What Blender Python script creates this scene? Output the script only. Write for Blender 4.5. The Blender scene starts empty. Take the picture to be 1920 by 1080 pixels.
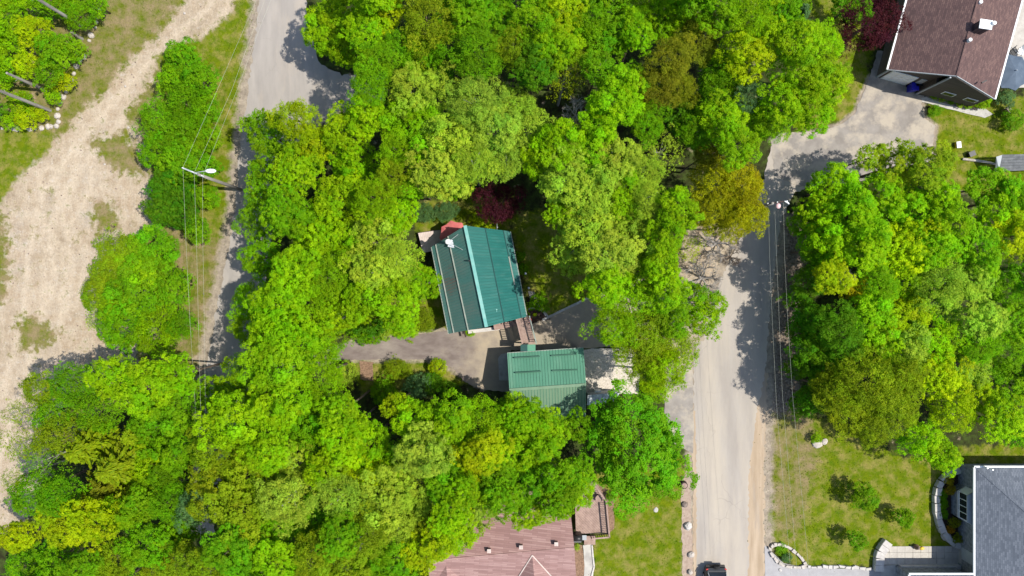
import bpy, bmesh, math, random
import numpy as np
from mathutils import Vector, Matrix

# ------------------------------------------------------------------ camera, world, sun, exposure
H, PXM = 62.0, 22.0            # drone height (m); ground scale that the photograph implies
sc = bpy.context.scene
col = sc.collection
cam_d = bpy.data.cameras.new('camera'); cam = bpy.data.objects.new('camera', cam_d); col.objects.link(cam)
cam.location = (0, 0, H); cam.rotation_euler = (0, 0, 0)
cam_d.sensor_width = 36.0; cam_d.lens = 36.0 * H / (1920 / PXM); cam_d.clip_end = 2000
sc.camera = cam
SHX, SHY = -0.575, 0.045       # shadow offset per metre of height
sun_d = bpy.data.lights.new('sun', 'SUN'); sun_d.energy = 4.4; sun_d.angle = math.radians(0.53); sun_d.color = (1, .955, .87)
sun = bpy.data.objects.new('sun', sun_d); col.objects.link(sun)
sun.rotation_euler = Vector((SHX, SHY, -1)).to_track_quat('-Z', 'Y').to_euler()
sun.location = (40, 0, 80)
w = bpy.data.worlds.new('World'); sc.world = w; w.use_nodes = True
nt = w.node_tree
sky = nt.nodes.new('ShaderNodeTexSky'); sky.sky_type = 'NISHITA'; sky.sun_disc = False
sky.sun_elevation = math.atan2(1, math.hypot(SHX, SHY)); sky.sun_rotation = math.atan2(-SHX, -SHY)
nt.links.new(sky.outputs[0], nt.nodes['Background'].inputs[0]); nt.nodes['Background'].inputs[1].default_value = 0.145
sc.view_settings.view_transform = 'Standard'; sc.view_settings.look = 'None'
sc.view_settings.exposure = 0.5; sc.view_settings.gamma = 1.0; sc.view_settings.use_curve_mapping = False
sc.render.engine = 'CYCLES'
sc.cycles.max_bounces = 6; sc.cycles.diffuse_bounces = 3; sc.cycles.transmission_bounces = 4; sc.cycles.transparent_max_bounces = 4

def P(px, py, z=0.0):
    """world point at height z that the photograph shows at pixel (px,py)"""
    f = (H - z) / H / PXM
    return Vector(((px - 960) * f, (540 - py) * f, z))
rng = np.random.default_rng(7)
R = random.Random(11)

# ------------------------------------------------------------------ materials
MATS = {}
def nodes_of(name):
    m = bpy.data.materials.new(name); m.use_nodes = True; MATS[name] = m
    n = m.node_tree.nodes; l = m.node_tree.links
    return m, n, l, n['Principled BSDF']
def ramp(n, stops):
    r = n.new('ShaderNodeValToRGB'); e = r.color_ramp.elements
    while len(e) < len(stops): e.new(.5)
    for k, (p, c) in enumerate(stops): e[k].position = p; e[k].color = (*c, 1) if len(c) == 3 else c
    return r
def coords(n, l, scale=(1, 1, 1), kind='Object', rot=0.0):
    t = n.new('ShaderNodeTexCoord'); mp = n.new('ShaderNodeMapping')
    mp.inputs['Scale'].default_value = scale; mp.inputs['Rotation'].default_value = (0, 0, rot)
    l.new(t.outputs[kind], mp.inputs[0]); return mp.outputs[0]
def noise(n, l, vec, scale, detail=4, rough=.55):
    k = n.new('ShaderNodeTexNoise'); k.inputs['Scale'].default_value = scale; k.inputs['Detail'].default_value = detail
    k.inputs['Roughness'].default_value = rough; l.new(vec, k.inputs['Vector']); return k.outputs['Fac']
def mixc(n, l, fac, a, b, mode='MIX'):
    m = n.new('ShaderNodeMix'); m.data_type = 'RGBA'; m.blend_type = mode
    for i, v in ((0, fac), (6, a), (7, b)):
        if isinstance(v, (int, float)): m.inputs[i].default_value = v
        elif isinstance(v, tuple): m.inputs[i].default_value = (*v, 1)
        else: l.new(v, m.inputs[i])
    return m.outputs[2]
def mth(n, l, op, a, b=0.0, c=None, clamp=False):
    m = n.new('ShaderNodeMath'); m.operation = op; m.use_clamp = clamp
    for i, v in enumerate((a, b, c)):
        if v is None: continue
        if isinstance(v, (int, float)): m.inputs[i].default_value = v
        else: l.new(v, m.inputs[i])
    return m.outputs[0]
def bump(n, l, h, b, strength=.4, dist=.03):
    k = n.new('ShaderNodeBump'); k.inputs['Strength'].default_value = strength; k.inputs['Distance'].default_value = dist
    l.new(h, k.inputs['Height']); l.new(k.outputs[0], b.inputs['Normal'])

def mat_noise(name, c1, c2, scale=3, rough=.8, c3=None, scale3=.6, lo3=.5, hi3=.7, bmp=.3, stretch=(1, 1, 1), rot=0, metal=0, bd=.02, lo=.35, hi=.65):
    m, n, l, b = nodes_of(name)
    v = coords(n, l, stretch, rot=rot)
    f = noise(n, l, v, scale)
    r = ramp(n, [(lo, c1), (hi, c2)]); l.new(f, r.inputs[0]); out = r.outputs[0]
    if c3:
        f3 = noise(n, l, v, scale3, 5, .65)
        r3 = ramp(n, [(lo3, (0, 0, 0)), (hi3, (1, 1, 1))]); l.new(f3, r3.inputs[0])
        out = mixc(n, l, r3.outputs[0], out, c3)
    l.new(out, b.inputs['Base Color']); b.inputs['Roughness'].default_value = rough; b.inputs['Metallic'].default_value = metal
    b.inputs['Specular IOR Level'].default_value = .3
    if bmp: bump(n, l, noise(n, l, v, scale * 4, 3), b, bmp, bd)
    return m

def mat_leaf(name, trans=.32, var=.45, sc_n=.9):
    m, n, l, b = nodes_of(name)
    oi = n.new('ShaderNodeObjectInfo')
    at = n.new('ShaderNodeAttribute'); at.attribute_name = 'tint'
    hs = n.new('ShaderNodeHueSaturation')
    l.new(oi.outputs['Color'], hs.inputs['Color'])
    v = mth(n, l, 'MULTIPLY_ADD', at.outputs['Fac'], var * 2, 1 - var)
    l.new(v, hs.inputs['Value'])
    at2 = n.new('ShaderNodeAttribute'); at2.attribute_name = 'hue'
    hue = mth(n, l, 'MULTIPLY_ADD', at2.outputs['Fac'], -.036, .518)
    l.new(hue, hs.inputs['Hue'])
    l.new(hs.outputs[0], b.inputs['Base Color']); b.inputs['Roughness'].default_value = .5; b.inputs['Specular IOR Level'].default_value = .07
    tr = n.new('ShaderNodeBsdfTranslucent')
    tc = mixc(n, l, 1.0, hs.outputs[0], (1.1, 1.15, .6), 'MULTIPLY'); l.new(tc, tr.inputs[0])
    ms = n.new('ShaderNodeMixShader'); ms.inputs[0].default_value = trans
    l.new(b.outputs[0], ms.inputs[1]); l.new(tr.outputs[0], ms.inputs[2])
    l.new(ms.outputs[0], n['Material Output'].inputs[0])
    return m

def mat_shingle(name, base, dark, light, row=.16, length=.5, rot=0, light_pow=.5, patch=.35):
    m, n, l, b = nodes_of(name)
    v = coords(n, l, (1, 1, 1), rot=rot)
    br = n.new('ShaderNodeTexBrick'); l.new(v, br.inputs['Vector'])
    br.inputs['Color1'].default_value = (0, 0, 0, 1); br.inputs['Color2'].default_value = (1, 1, 1, 1); br.inputs['Mortar'].default_value = (.3, .3, .3, 1)
    br.inputs['Scale'].default_value = 1; br.inputs['Mortar Size'].default_value = .012
    br.inputs['Brick Width'].default_value = length; br.inputs['Row Height'].default_value = row; br.offset = .37
    s = n.new('ShaderNodeSeparateColor'); l.new(br.outputs['Color'], s.inputs[0])
    big = noise(n, l, v, .7, 4)
    f = mth(n, l, 'ADD', mth(n, l, 'MULTIPLY', s.outputs[0], light_pow), mth(n, l, 'MULTIPLY', big, patch))
    r = ramp(n, [(.1, dark), (.4, base), (.8, light)]); l.new(f, r.inputs[0])
    l.new(mixc(n, l, br.outputs['Fac'], r.outputs[0], dark), b.inputs['Base Color']); b.inputs['Roughness'].default_value = .93; b.inputs['Specular IOR Level'].default_value = .15
    bump(n, l, mth(n, l, 'SUBTRACT', noise(n, l, v, 30, 2), mth(n, l, 'MULTIPLY', br.outputs['Fac'], 1.5)), b, .3, .012)
    return m

LEAF = mat_leaf('leaf', .42, .32); LEAFD = mat_leaf('leaf_fine', .4, .34)
BARK = mat_noise('bark', (.09, .065, .045), (.17, .13, .1), 6, .95, stretch=(1, 1, .2))
GREYBARK = mat_noise('grey_bark', (.27, .25, .23), (.42, .39, .36), 6, .95, stretch=(1, 1, .2))
POLEWOOD = mat_noise('weathered_pole', (.2, .18, .16), (.32, .3, .27), 5, .9, stretch=(1, 1, .15))
ROCK = mat_noise('pale_rock', (.34, .3, .26), (.5, .45, .4), 4, .9, c3=(.2, .18, .15), scale3=2.5, lo3=.55, hi3=.75)
ROCKD = mat_noise('brown_rock', (.13, .1, .08), (.28, .22, .19), 5, .9)
ASPH = mat_noise('road_surface', (.285, .253, .22), (.335, .3, .262), 1.1, .95, c3=(.385, .335, .272), scale3=.5, lo3=.42, hi3=.66, stretch=(1, .16, 1), bmp=.35, bd=.01)
def cracked(m):
    """thin tar-dark cracks and a few darker patches over a road material"""
    n, l = m.node_tree.nodes, m.node_tree.links; b = n['Principled BSDF']; src = b.inputs['Base Color'].links[0].from_socket
    v = coords(n, l); wob = n.new('ShaderNodeTexNoise'); wob.inputs['Scale'].default_value = .8; l.new(v, wob.inputs['Vector'])
    vv = n.new('ShaderNodeVectorMath'); vv.operation = 'MULTIPLY_ADD'; l.new(wob.outputs['Color'], vv.inputs[0]); vv.inputs[1].default_value = (1.6, 1.6, 0); l.new(v, vv.inputs[2])
    vo = n.new('ShaderNodeTexVoronoi'); vo.feature = 'DISTANCE_TO_EDGE'; vo.inputs['Scale'].default_value = .22; l.new(vv.outputs[0], vo.inputs['Vector'])
    cr = ramp(n, [(.002, (1, 1, 1)), (.008, (0, 0, 0))]); l.new(vo.outputs['Distance'], cr.inputs[0])
    br = ramp(n, [(.5, (0, 0, 0)), (.62, (.3, .3, .3))]); l.new(noise(n, l, v, .35, 3), br.inputs[0])
    out = mixc(n, l, mth(n, l, 'MULTIPLY', cr.outputs[0], br.outputs[0]), src, (.16, .14, .125))
    ds = ramp(n, [(.6, (0, 0, 0)), (.78, (.3, .3, .3))]); l.new(noise(n, l, v, .55, 6, .7), ds.inputs[0])
    out = mixc(n, l, ds.outputs[0], out, (.24, .215, .19))
    sp = ramp(n, [(.66, (0, 0, 0)), (.74, (.5, .5, .5))]); l.new(noise(n, l, v, 7, 4, .7), sp.inputs[0])
    l.new(mixc(n, l, sp.outputs[0], out, (.25, .21, .17)), b.inputs['Base Color'])
cracked(ASPH)
ASPHW = mat_noise('west_road_surface', (.255, .23, .205), (.315, .283, .25), 1.2, .95, c3=(.35, .3, .245), scale3=.55, lo3=.48, hi3=.7, stretch=(1, .22, 1), bmp=.35, bd=.01, rot=.15)
cracked(ASPHW)
SHOUL = mat_noise('tan_gravel', (.3, .225, .15), (.4, .31, .22), 2.2, .97, c3=(.28, .24, .2), scale3=1.2, stretch=(1, .1, 1), bmp=.5, bd=.02)
DRIVE = mat_noise('driveway_asphalt', (.14, .11, .098), (.19, .155, .138), 2.2, .93, c3=(.235, .2, .17), scale3=.5, lo3=.5, hi3=.68, stretch=(.5, 1, 1), bmp=.3, bd=.01)
n, l = DRIVE.node_tree.nodes, DRIVE.node_tree.links; b = n['Principled BSDF']; src = b.inputs['Base Color'].links[0].from_socket
v = coords(n, l); sx = n.new('ShaderNodeSeparateXYZ'); l.new(v, sx.inputs[0])      # older asphalt runs into a pale worn concrete apron by the house
f = mth(n, l, 'MULTIPLY_ADD', mth(n, l, 'ADD', sx.outputs[0], mth(n, l, 'MULTIPLY', mth(n, l, 'SUBTRACT', noise(n, l, v, .45, 6, .65), .5), 9)), .35, 1.75, clamp=True)
worn = ramp(n, [(.3, (.36, .29, .2)), (.5, (.3, .25, .185)), (.7, (.235, .195, .155))]); l.new(noise(n, l, v, .7, 5, .65), worn.inputs[0])
l.new(mixc(n, l, f, src, worn.outputs[0]), b.inputs['Base Color'])
DRIVE2 = mat_noise('worn_driveway', (.2, .178, .157), (.275, .248, .22), .9, .95, c3=(.37, .32, .255), scale3=.55, lo3=.45, hi3=.6, bmp=.4, bd=.012)
GREYDRIVE = mat_noise('grey_driveway', (.29, .28, .28), (.33, .32, .32), 2, .9, bmp=.2)
cracked(DRIVE2)
GRAVEL = mat_noise('pale_gravel', (.42, .37, .31), (.6, .54, .46), 9, .97, c3=(.3, .26, .21), scale3=4, lo3=.55, hi3=.75, bmp=.8, bd=.03)
CONC = mat_noise('concrete', (.36, .34, .31), (.44, .42, .38), 2, .9, c3=(.28, .26, .24), scale3=.8)
PAVER = mat_noise('pale_paving', (.38, .35, .31), (.46, .43, .38), 2.5, .9, c3=(.36, .33, .29), scale3=1.2)
CAPSTONE = mat_noise('pale_cut_stone', (.4, .375, .35), (.5, .47, .43), 3, .9)
DGREEN = mat_noise('dark_green_metal', (.05, .15, .13), (.062, .165, .145), 1.2, .55, c3=(.095, .155, .135), scale3=.5, lo3=.44, hi3=.62, bmp=0, stretch=(.4, 1.2, 1))
TEAL = mat_noise('teal_green_metal', (.006, .092, .082), (.012, .115, .10), .8, .55, c3=(.045, .14, .125), scale3=1.1, lo3=.52, hi3=.8, bmp=0, stretch=(.25, 2.6, 1), rot=-.2)
TEALRIB = mat_noise('teal_rib', (.005, .075, .067), (.009, .092, .08), 1, .6, bmp=0)  # darker than the teal panels, standing in for shading along the ribs
DGRIB = mat_noise('dark_green_rib', (.055, .15, .13), (.065, .165, .143), 1, .6, bmp=0)
GGRIB = mat_noise('garage_rib', (.06, .17, .11), (.07, .19, .125), 1, .6, bmp=0)  # garage ribs coloured darker than their panels in place of rib shading
RUSTY = mat_noise('stained_green_metal', (.07, .15, .13), (.085, .16, .14), 1.5, .6, c3=(.115, .1, .085), scale3=.3, lo3=.47, hi3=.6, bmp=0, stretch=(.5, 1.2, 1))
TRIMG = mat_noise('pale_green_trim', (.12, .33, .3), (.2, .4, .36), 1.5, .5, bmp=0)
TRIMB = mat_noise('weathered_trim', (.17, .21, .18), (.25, .27, .23), 2, .6, bmp=0)
DARKTRIM = mat_noise('dark_seam', (.004, .05, .045), (.006, .06, .055), 2, .6, bmp=0)
GGREEN = mat_noise('garage_green_metal', (.07, .2, .13), (.085, .225, .15), .9, .5, c3=(.12, .25, .17), scale3=.8, lo3=.5, hi3=.75, bmp=0, stretch=(1.5, .3, 1))
GGREEN2 = mat_noise('dull_green_metal', (.11, .19, .12), (.14, .22, .14), .9, .55, bmp=0, stretch=(1.5, .3, 1))
BROWNWALL = mat_noise('brown_siding', (.07, .055, .045), (.1, .08, .065), 2, .8, stretch=(.2, .2, 6))
GREENWALL = mat_noise('green_siding', (.03, .09, .06), (.045, .12, .085), 2, .8, stretch=(.2, .2, 6))
STONEWALL = mat_noise('grey_stone_siding', (.12, .13, .14), (.25, .26, .27), 4, .85, bmp=.5)
WHITE = mat_noise('white_paint', (.74, .74, .73), (.8, .8, .79), 2, .5, bmp=0)
GREYP = mat_noise('grey_paint', (.3, .32, .33), (.36, .38, .39), 2, .6, bmp=0)
BLACK = mat_noise('black_metal', (.012, .012, .013), (.025, .025, .026), 3, .4, bmp=0)
GALV = mat_noise('galvanised_metal', (.45, .48, .5), (.6, .63, .65), 2, .35, c3=(.3, .32, .34), scale3=1.5, bmp=0, metal=.3)
DECKW = mat_noise('weathered_deck_wood', (.25, .17, .14), (.34, .24, .2), 3, .85, stretch=(1, 1, 1))
PALEDECK = mat_noise('pale_pink_deck', (.46, .38, .34), (.56, .47, .42), 2, .85, c3=(.33, .27, .25), scale3=1.5)
RAILW = mat_noise('dark_stained_wood', (.03, .02, .018), (.055, .035, .03), 3, .8)
REDCL = mat_noise('red_canvas', (.42, .1, .1), (.5, .14, .13), 1.5, .8, bmp=.1)
BLUECL = mat_noise('slate_blue_canvas', (.06, .085, .12), (.09, .12, .16), 1.5, .8, bmp=.1)
MULCH = mat_noise('dark_mulch', (.025, .017, .013), (.055, .035, .026), 12, 1, bmp=.8, bd=.04)
MULCHR = mat_noise('red_mulch', (.14, .085, .055), (.27, .17, .11), 9, 1, bmp=.8, bd=.04)
BLUEP = mat_noise('blue_plastic', (.012, .012, .28), (.02, .02, .36), 2, .4, bmp=0)
GLASS = mat_noise('dark_glass', (.012, .014, .017), (.02, .024, .03), 1, .08, bmp=0)
CARP = mat_noise('charcoal_car_paint', (.035, .037, .04), (.045, .047, .05), 1, .25, bmp=0)
TYRE = mat_noise('tyre_rubber', (.012, .012, .012), (.02, .02, .02), 4, .9, bmp=0)
SILVER = mat_noise('silver_trim', (.5, .5, .5), (.55, .55, .55), 2, .3, bmp=0, metal=.6)
REDP = mat_noise('red_paint', (.5, .02, .02), (.6, .035, .03), 2, .4, bmp=0)
YELP = mat_noise('yellow_paint', (.6, .4, .03), (.66, .46, .05), 2, .5, bmp=0)
PINKP = mat_noise('faded_pink_paint', (.6, .36, .36), (.7, .45, .44), 2, .5, bmp=0)
WIRE = mat_noise('pale_cable', (.34, .34, .27), (.42, .42, .34), 2, .5, bmp=0)
MAUVE = mat_shingle('mauve_shingles', (.115, .07, .065), (.07, .045, .044), (.2, .125, .105), .12, .3, rot=.27 + math.pi / 2, light_pow=.35, patch=.45)
SLATE = mat_shingle('slate_blue_shingles', (.115, .13, .155), (.08, .092, .113), (.17, .185, .215), .13, .33, rot=math.pi / 2, light_pow=.45)
PINKSH = mat_shingle('faded_pink_shingles', (.265, .158, .143), (.21, .124, .114), (.36, .235, .213), .15, 1.1, rot=.085, light_pow=.45, patch=.5)

# ------------------------------------------------------------------ mesh helpers
def basis(d):
    d = Vector(d).normalized(); a = Vector((0, 0, 1)) if abs(d.z) < .9 else Vector((1, 0, 0))
    u = d.cross(a).normalized(); return d, u, d.cross(u)
class MB:
    def __init__(s): s.v = []; s.f = []
    def add(s, vs, fs):
        o = len(s.v); s.v += [tuple(p) for p in vs]; s.f += [tuple(i + o for i in q) for q in fs]; return s
    def hexa(s, b, t):
        """bottom quad, top quad (same winding)"""
        return s.add(list(b) + list(t), [(3, 2, 1, 0), (4, 5, 6, 7), (0, 1, 5, 4), (1, 2, 6, 5), (2, 3, 7, 6), (3, 0, 4, 7)])
    def box(s, c, size, rz=0.0):
        cx, cy, cz = c; a, b, h = size[0] / 2, size[1] / 2, size[2] / 2; ca, sa = math.cos(rz), math.sin(rz)
        q = [(cx + x * ca - y * sa, cy + x * sa + y * ca) for x, y in ((-a, -b), (a, -b), (a, b), (-a, b))]
        return s.hexa([(x, y, cz - h) for x, y in q], [(x, y, cz + h) for x, y in q])
    def prism(s, poly, z0, z1):
        n = len(poly); b = [(p[0], p[1], z0) for p in poly]; t = [(p[0], p[1], z1) for p in poly]
        return s.add(b + t, [tuple(range(n - 1, -1, -1)), tuple(range(n, 2 * n))] + [(i, (i + 1) % n, n + (i + 1) % n, n + i) for i in range(n)])
    def slab(s, pts, th):
        """thick panel below the given top polygon"""
        n = len(pts); pts = [Vector(p) for p in pts]
        t = pts; b = [p - Vector((0, 0, th)) for p in pts]
        return s.add(b + t, [tuple(range(n - 1, -1, -1)), tuple(range(n, 2 * n))] + [(i, (i + 1) % n, n + (i + 1) % n, n + i) for i in range(n)])
    def beam(s, a, b, w, h, up=(0, 0, 1)):
        a, b = Vector(a), Vector(b); d = (b - a).normalized(); r = d.cross(Vector(up))
        if r.length < 1e-4: r = d.cross(Vector((1, 0, 0)))
        r.normalize(); u = r.cross(d)
        r *= w / 2; u *= h / 2
        return s.add([a - r - u, a + r - u, a + r + u, a - r + u, b - r - u, b + r - u, b + r + u, b - r + u],
                     [(0, 1, 2, 3), (7, 6, 5, 4), (0, 4, 5, 1), (1, 5, 6, 2), (2, 6, 7, 3), (3, 7, 4, 0)])
    def tube(s, pts, rad, n=6, cap=True):
        pts = [Vector(p) for p in pts]; rings = []
        if not hasattr(rad, '__len__'): rad = [rad] * len(pts)
        o = len(s.v); vs = []
        for i, p in enumerate(pts):
            d = pts[min(i + 1, len(pts) - 1)] - pts[max(i - 1, 0)]; _, u, v = basis(d)
            vs += [p + (u * math.cos(6.2832 * k / n) + v * math.sin(6.2832 * k / n)) * rad[i] for k in range(n)]
        fs = [(i * n + k, i * n + (k + 1) % n, (i + 1) * n + (k + 1) % n, (i + 1) * n + k) for i in range(len(pts) - 1) for k in range(n)]
        if cap: fs += [tuple(range(n - 1, -1, -1)), tuple((len(pts) - 1) * n + k for k in range(n))]
        return s.add(vs, fs)
    def ball(s, c, r, seg=10, rings=6, jit=0.0):
        c = Vector(c); rx, ry, rz = r if hasattr(r, '__len__') else (r, r, r)
        vs = [c + Vector((0, 0, -rz))]
        for i in range(1, rings):
            a = math.pi * i / rings - math.pi / 2
            for k in range(seg):
                q = 1 + R.uniform(-jit, jit)
                vs.append(c + Vector((math.cos(a) * math.cos(6.2832 * k / seg) * rx * q, math.cos(a) * math.sin(6.2832 * k / seg) * ry * q, math.sin(a) * rz * q)))
        vs.append(c + Vector((0, 0, rz))); L = len(vs) - 1
        fs = [(0, 1 + (k + 1) % seg, 1 + k) for k in range(seg)]
        for i in range(rings - 2):
            fs += [(1 + i * seg + k, 1 + i * seg + (k + 1) % seg, 1 + (i + 1) * seg + (k + 1) % seg, 1 + (i + 1) * seg + k) for k in range(seg)]
        fs += [(L, L - seg + k, L - seg + (k + 1) % seg) for k in range(seg)]
        return s.add(vs, fs)
    def mesh(s, name, mat, smooth=False, org=(0, 0, 0)):
        me = bpy.data.meshes.new(name); o = Vector(org)
        me.from_pydata([tuple(Vector(p) - o) for p in s.v], [], s.f); me.validate()
        bm = bmesh.new(); bm.from_mesh(me); bmesh.ops.recalc_face_normals(bm, faces=bm.faces); bm.to_mesh(me); bm.free()
        me.materials.append(mat if not isinstance(mat, str) else MATS[mat])
        if smooth: me.polygons.foreach_set('use_smooth', [True] * len(me.polygons))
        me.update(); return me
    def build(s, name, mat, parent=None, smooth=False, org=None, kind=None):
        if org is None: org = ORG.get(parent.name, (0, 0, 0)) if parent else (0, 0, 0)
        o = bpy.data.objects.new(name, s.mesh(name, mat, smooth, org)); col.objects.link(o)
        if parent: o.parent = parent
        else: o.location = org
        ORG[o.name] = tuple(org)
        if kind: o['kind'] = kind
        return o
ORG = {}
def tag(o, label, cat, group=None):
    o['label'] = label; o['category'] = cat
    if group: o['group'] = group
    return o
def thing(name, loc, label, cat, group=None):
    o = bpy.data.objects.new(name, None); col.objects.link(o); o.location = loc; o.empty_display_size = .3
    ORG[o.name] = tuple(loc); return tag(o, label, cat, group)
def structure(o): o['kind'] = 'structure'; return o
def lerp(a, b, t): return Vector(a) * (1 - t) + Vector(b) * t
def ragged(poly, step=.5, amp=.1):
    """closed 2-D outline resampled and roughened"""
    out = []
    for i in range(len(poly)):
        a, b = Vector(poly[i][:2]), Vector(poly[(i + 1) % len(poly)][:2]); n = max(1, int((b - a).length / step))
        for k in range(n):
            p = a.lerp(b, k / n); out.append((p.x + R.uniform(-amp, amp), p.y + R.uniform(-amp, amp)))
    return out
def sheet(name, pix, mat, z, step=.5, amp=.1, th=.0):
    poly = ragged([P(*p) for p in pix], step, amp)
    from mathutils.geometry import tessellate_polygon
    vs = [(x, y, z) for x, y in poly]
    tris = tessellate_polygon([[Vector(v) for v in vs]])
    m = MB(); m.add(vs, tris)
    me = m.mesh(name, mat)
    # make every face look up
    for p in me.polygons:
        if p.normal.z < 0: p.flip()
    o = bpy.data.objects.new(name, me); col.objects.link(o)
    return structure(o)
# ------------------------------------------------------------------ ground with zones
ZONES = {
 'sand': [
  [(-400, 500), (-400, 330), (0, 345), (60, 292), (130, 242), (152, 205), (200, 168), (240, 112), (300, 60), (345, 0), (360, -60), (470, -60), (437, 0), (430, 30), (380, 70), (330, 90), (300, 105), (285, 140), (252, 190), (235, 215), (258, 250), (275, 300), (292, 350), (285, 410), (260, 450), (280, 520), (290, 620), (240, 700), (130, 740), (90, 830), (90, 900), (60, 960), (0, 1000), (-400, 1100)],
  [(412, 480), (430, 440), (445, 340), (452, 250), (462, 190), (472, 90), (490, 10), (500, -60), (520, -60), (480, 200), (452, 470), (420, 640), (395, 760), (365, 800), (352, 740), (360, 560), (352, 490), (376, 500), (392, 540)],
  [(1290, 430), (1400, 430), (1440, 470), (1300, 700), (1250, 780), (1250, 640)],
  [(1278, 880), (1305, 860), (1305, 1200), (1272, 1200)], [(1415, 760), (1442, 760), (1440, 1200), (1415, 1200)],
  [(600, 150), (670, 150), (670, 200), (560, 260), (540, 210)]],
 'grass': [
  [(300, 100), (380, 72), (440, 25), (470, -60), (498, -60), (478, 60), (462, 120), (448, 210), (440, 300), (432, 420), (418, 470), (395, 480), (345, 480), (300, 300)],
  [(-300, 240), (0, 243), (105, 250), (92, 285), (30, 335), (0, 385), (-300, 420)],
  [(300, 100), (380, 72), (425, 35), (470, 0), (482, 20), (462, 110), (445, 200), (430, 260), (345, 320), (300, 300)],
  [(395, 330), (425, 330), (420, 420), (400, 460), (370, 460), (360, 400)],
  [(1434, 800), (1530, 780), (1700, 860), (1810, 840), (2100, 820), (2100, 870), (1820, 876), (1800, 1060), (1640, 1062), (1515, 1064), (1470, 1056), (1436, 1016)],
  [(1112, 890), (1150, 885), (1285, 860), (1277, 1200), (1108, 1200)],
  [(1735, 195), (2100, 160), (2100, 420), (1750, 350), (1752, 245)],
  [(1490, -100), (1600, -100), (1690, -100), (1650, 30), (1628, 140), (1600, 216), (1545, 246), (1490, 250)],
  [(955, 395), (1080, 395), (1115, 560), (1020, 602), (990, 560)],
  [(630, 580), (835, 550), (838, 618), (660, 642)], [(660, 672), (800, 676), (842, 690), (875, 722), (680, 740)],
  [(780, 380), (960, 360), (960, 440), (780, 440)]],
 'scrub': [[(-600, -200), (520, -200), (440, 400), (410, 640), (370, 760), (250, 720), (60, 900), (-600, 1300)]],
 'weed': [
  [(70, -60), (360, -60), (340, 0), (300, 55), (240, 105), (200, 165), (150, 205), (112, 245), (95, 235), (130, 170), (180, 60)],
  [(165, 262), (235, 245), (268, 300), (275, 330), (230, 325), (195, 300)], [(172, 380), (215, 380), (225, 430), (180, 440)],
  [(-30, 380), (10, 400), (18, 500), (10, 560), (-30, 600)], [(30, 600), (60, 590), (110, 620), (90, 650), (40, 660)],
  [(1430, 790), (1520, 780), (1540, 830), (1500, 1000), (1460, 1010), (1436, 900)],
  [(300, 430), (420, 450), (400, 560), (352, 760), (300, 760)],
  [(1430, 780), (1520, 770), (1520, 830), (1430, 830)]],
 'litter': [
  [(1437, 400), (1520, 400), (1500, 640), (1498, 790), (1432, 790), (1440, 620)],
  [(1750, 330), (1840, 270), (2000, 290), (2000, 380), (1760, 360)]],
}
def seg_sdf(poly, X, Y):
    d = np.full(X.shape, 1e9); ins = np.zeros(X.shape, bool)
    for i in range(len(poly)):
        ax, ay = poly[i]; bx, by = poly[(i + 1) % len(poly)]
        ex, ey = bx - ax, by - ay
        t = np.clip(((X - ax) * ex + (Y - ay) * ey) / (ex * ex + ey * ey + 1e-9), 0, 1)
        d = np.minimum(d, np.hypot(X - ax - t * ex, Y - ay - t * ey))
        c = ((ay > Y) != (by > Y)); ins ^= c & (X < (bx - ax) * (Y - ay) / ((by - ay) if by != ay else 1e-9) + ax)
    return np.where(ins, d, -d)
def zone_value(key, X, Y, soft):
    v = np.zeros(X.shape)
    for pg in ZONES[key]:
        w = [(P(*p).x, P(*p).y) for p in pg]
        v = np.maximum(v, np.clip(.5 + seg_sdf(w, X, Y) / (2 * soft), 0, 1))
    return v
gx = np.concatenate([[-600, -300, -150, -80, -60], np.arange(-50, 50.01, .3), [60, 80, 150, 300, 600]])
gy = np.concatenate([[-600, -300, -150, -70, -45], np.arange(-33, 33.01, .3), [45, 70, 150, 300, 600]])
GX, GY = np.meshgrid(gx, gy)
nx, ny = len(gx), len(gy)
co = np.stack([GX, GY, np.zeros_like(GX)], -1).reshape(-1, 3)
idx = np.arange(nx * ny).reshape(ny, nx)
quads = np.stack([idx[:-1, :-1], idx[:-1, 1:], idx[1:, 1:], idx[1:, :-1]], -1).reshape(-1, 4)
me = bpy.data.meshes.new('ground'); me.from_pydata(co.tolist(), [], quads.tolist())
for key, soft in (('scrub', .8), ('sand', .8), ('grass', .7), ('weed', 1.0), ('litter', .6)):
    a = me.attributes.new(key, 'FLOAT', 'POINT'); a.data.foreach_set('value', zone_value(key, GX, GY, soft).ravel())
def polyline_d(pix):
    d = np.full(GX.shape, 1e9)
    for a, b in zip(pix, pix[1:]):
        (ax, ay, _), (bx, by, _) = P(*a), P(*b); ex, ey = bx - ax, by - ay
        t = np.clip(((GX - ax) * ex + (GY - ay) * ey) / (ex * ex + ey * ey), 0, 1); d = np.minimum(d, np.hypot(GX - ax - t * ex, GY - ay - t * ey))
    return d
dust = np.zeros(GX.shape)
for pl, wd in (([(1303, 1250), (1302, 900), (1300, 700), (1306, 620), (1335, 560), (1372, 480), (1402, 420)], .9), ([(1462, 420), (1446, 560), (1436, 700), (1436, 800), (1434, 900), (1434, 1250)], .9), ([(1447, 262), (1540, 246), (1580, 232), (1602, 214), (1632, 142)], .35), ([(1728, 196), (1734, 222), (1752, 236), (1748, 300)], .35),
               ([(500, -120), (480, 60), (462, 190), (448, 300), (440, 400), (422, 500), (402, 600), (386, 690)], 1.0), ([(660, 640), (760, 629), (832, 621)], .3), ([(660, 675), (800, 675), (850, 692), (905, 730)], .3)):
    dust = np.maximum(dust, np.exp(-(polyline_d(pl) / wd) ** 2))
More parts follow.
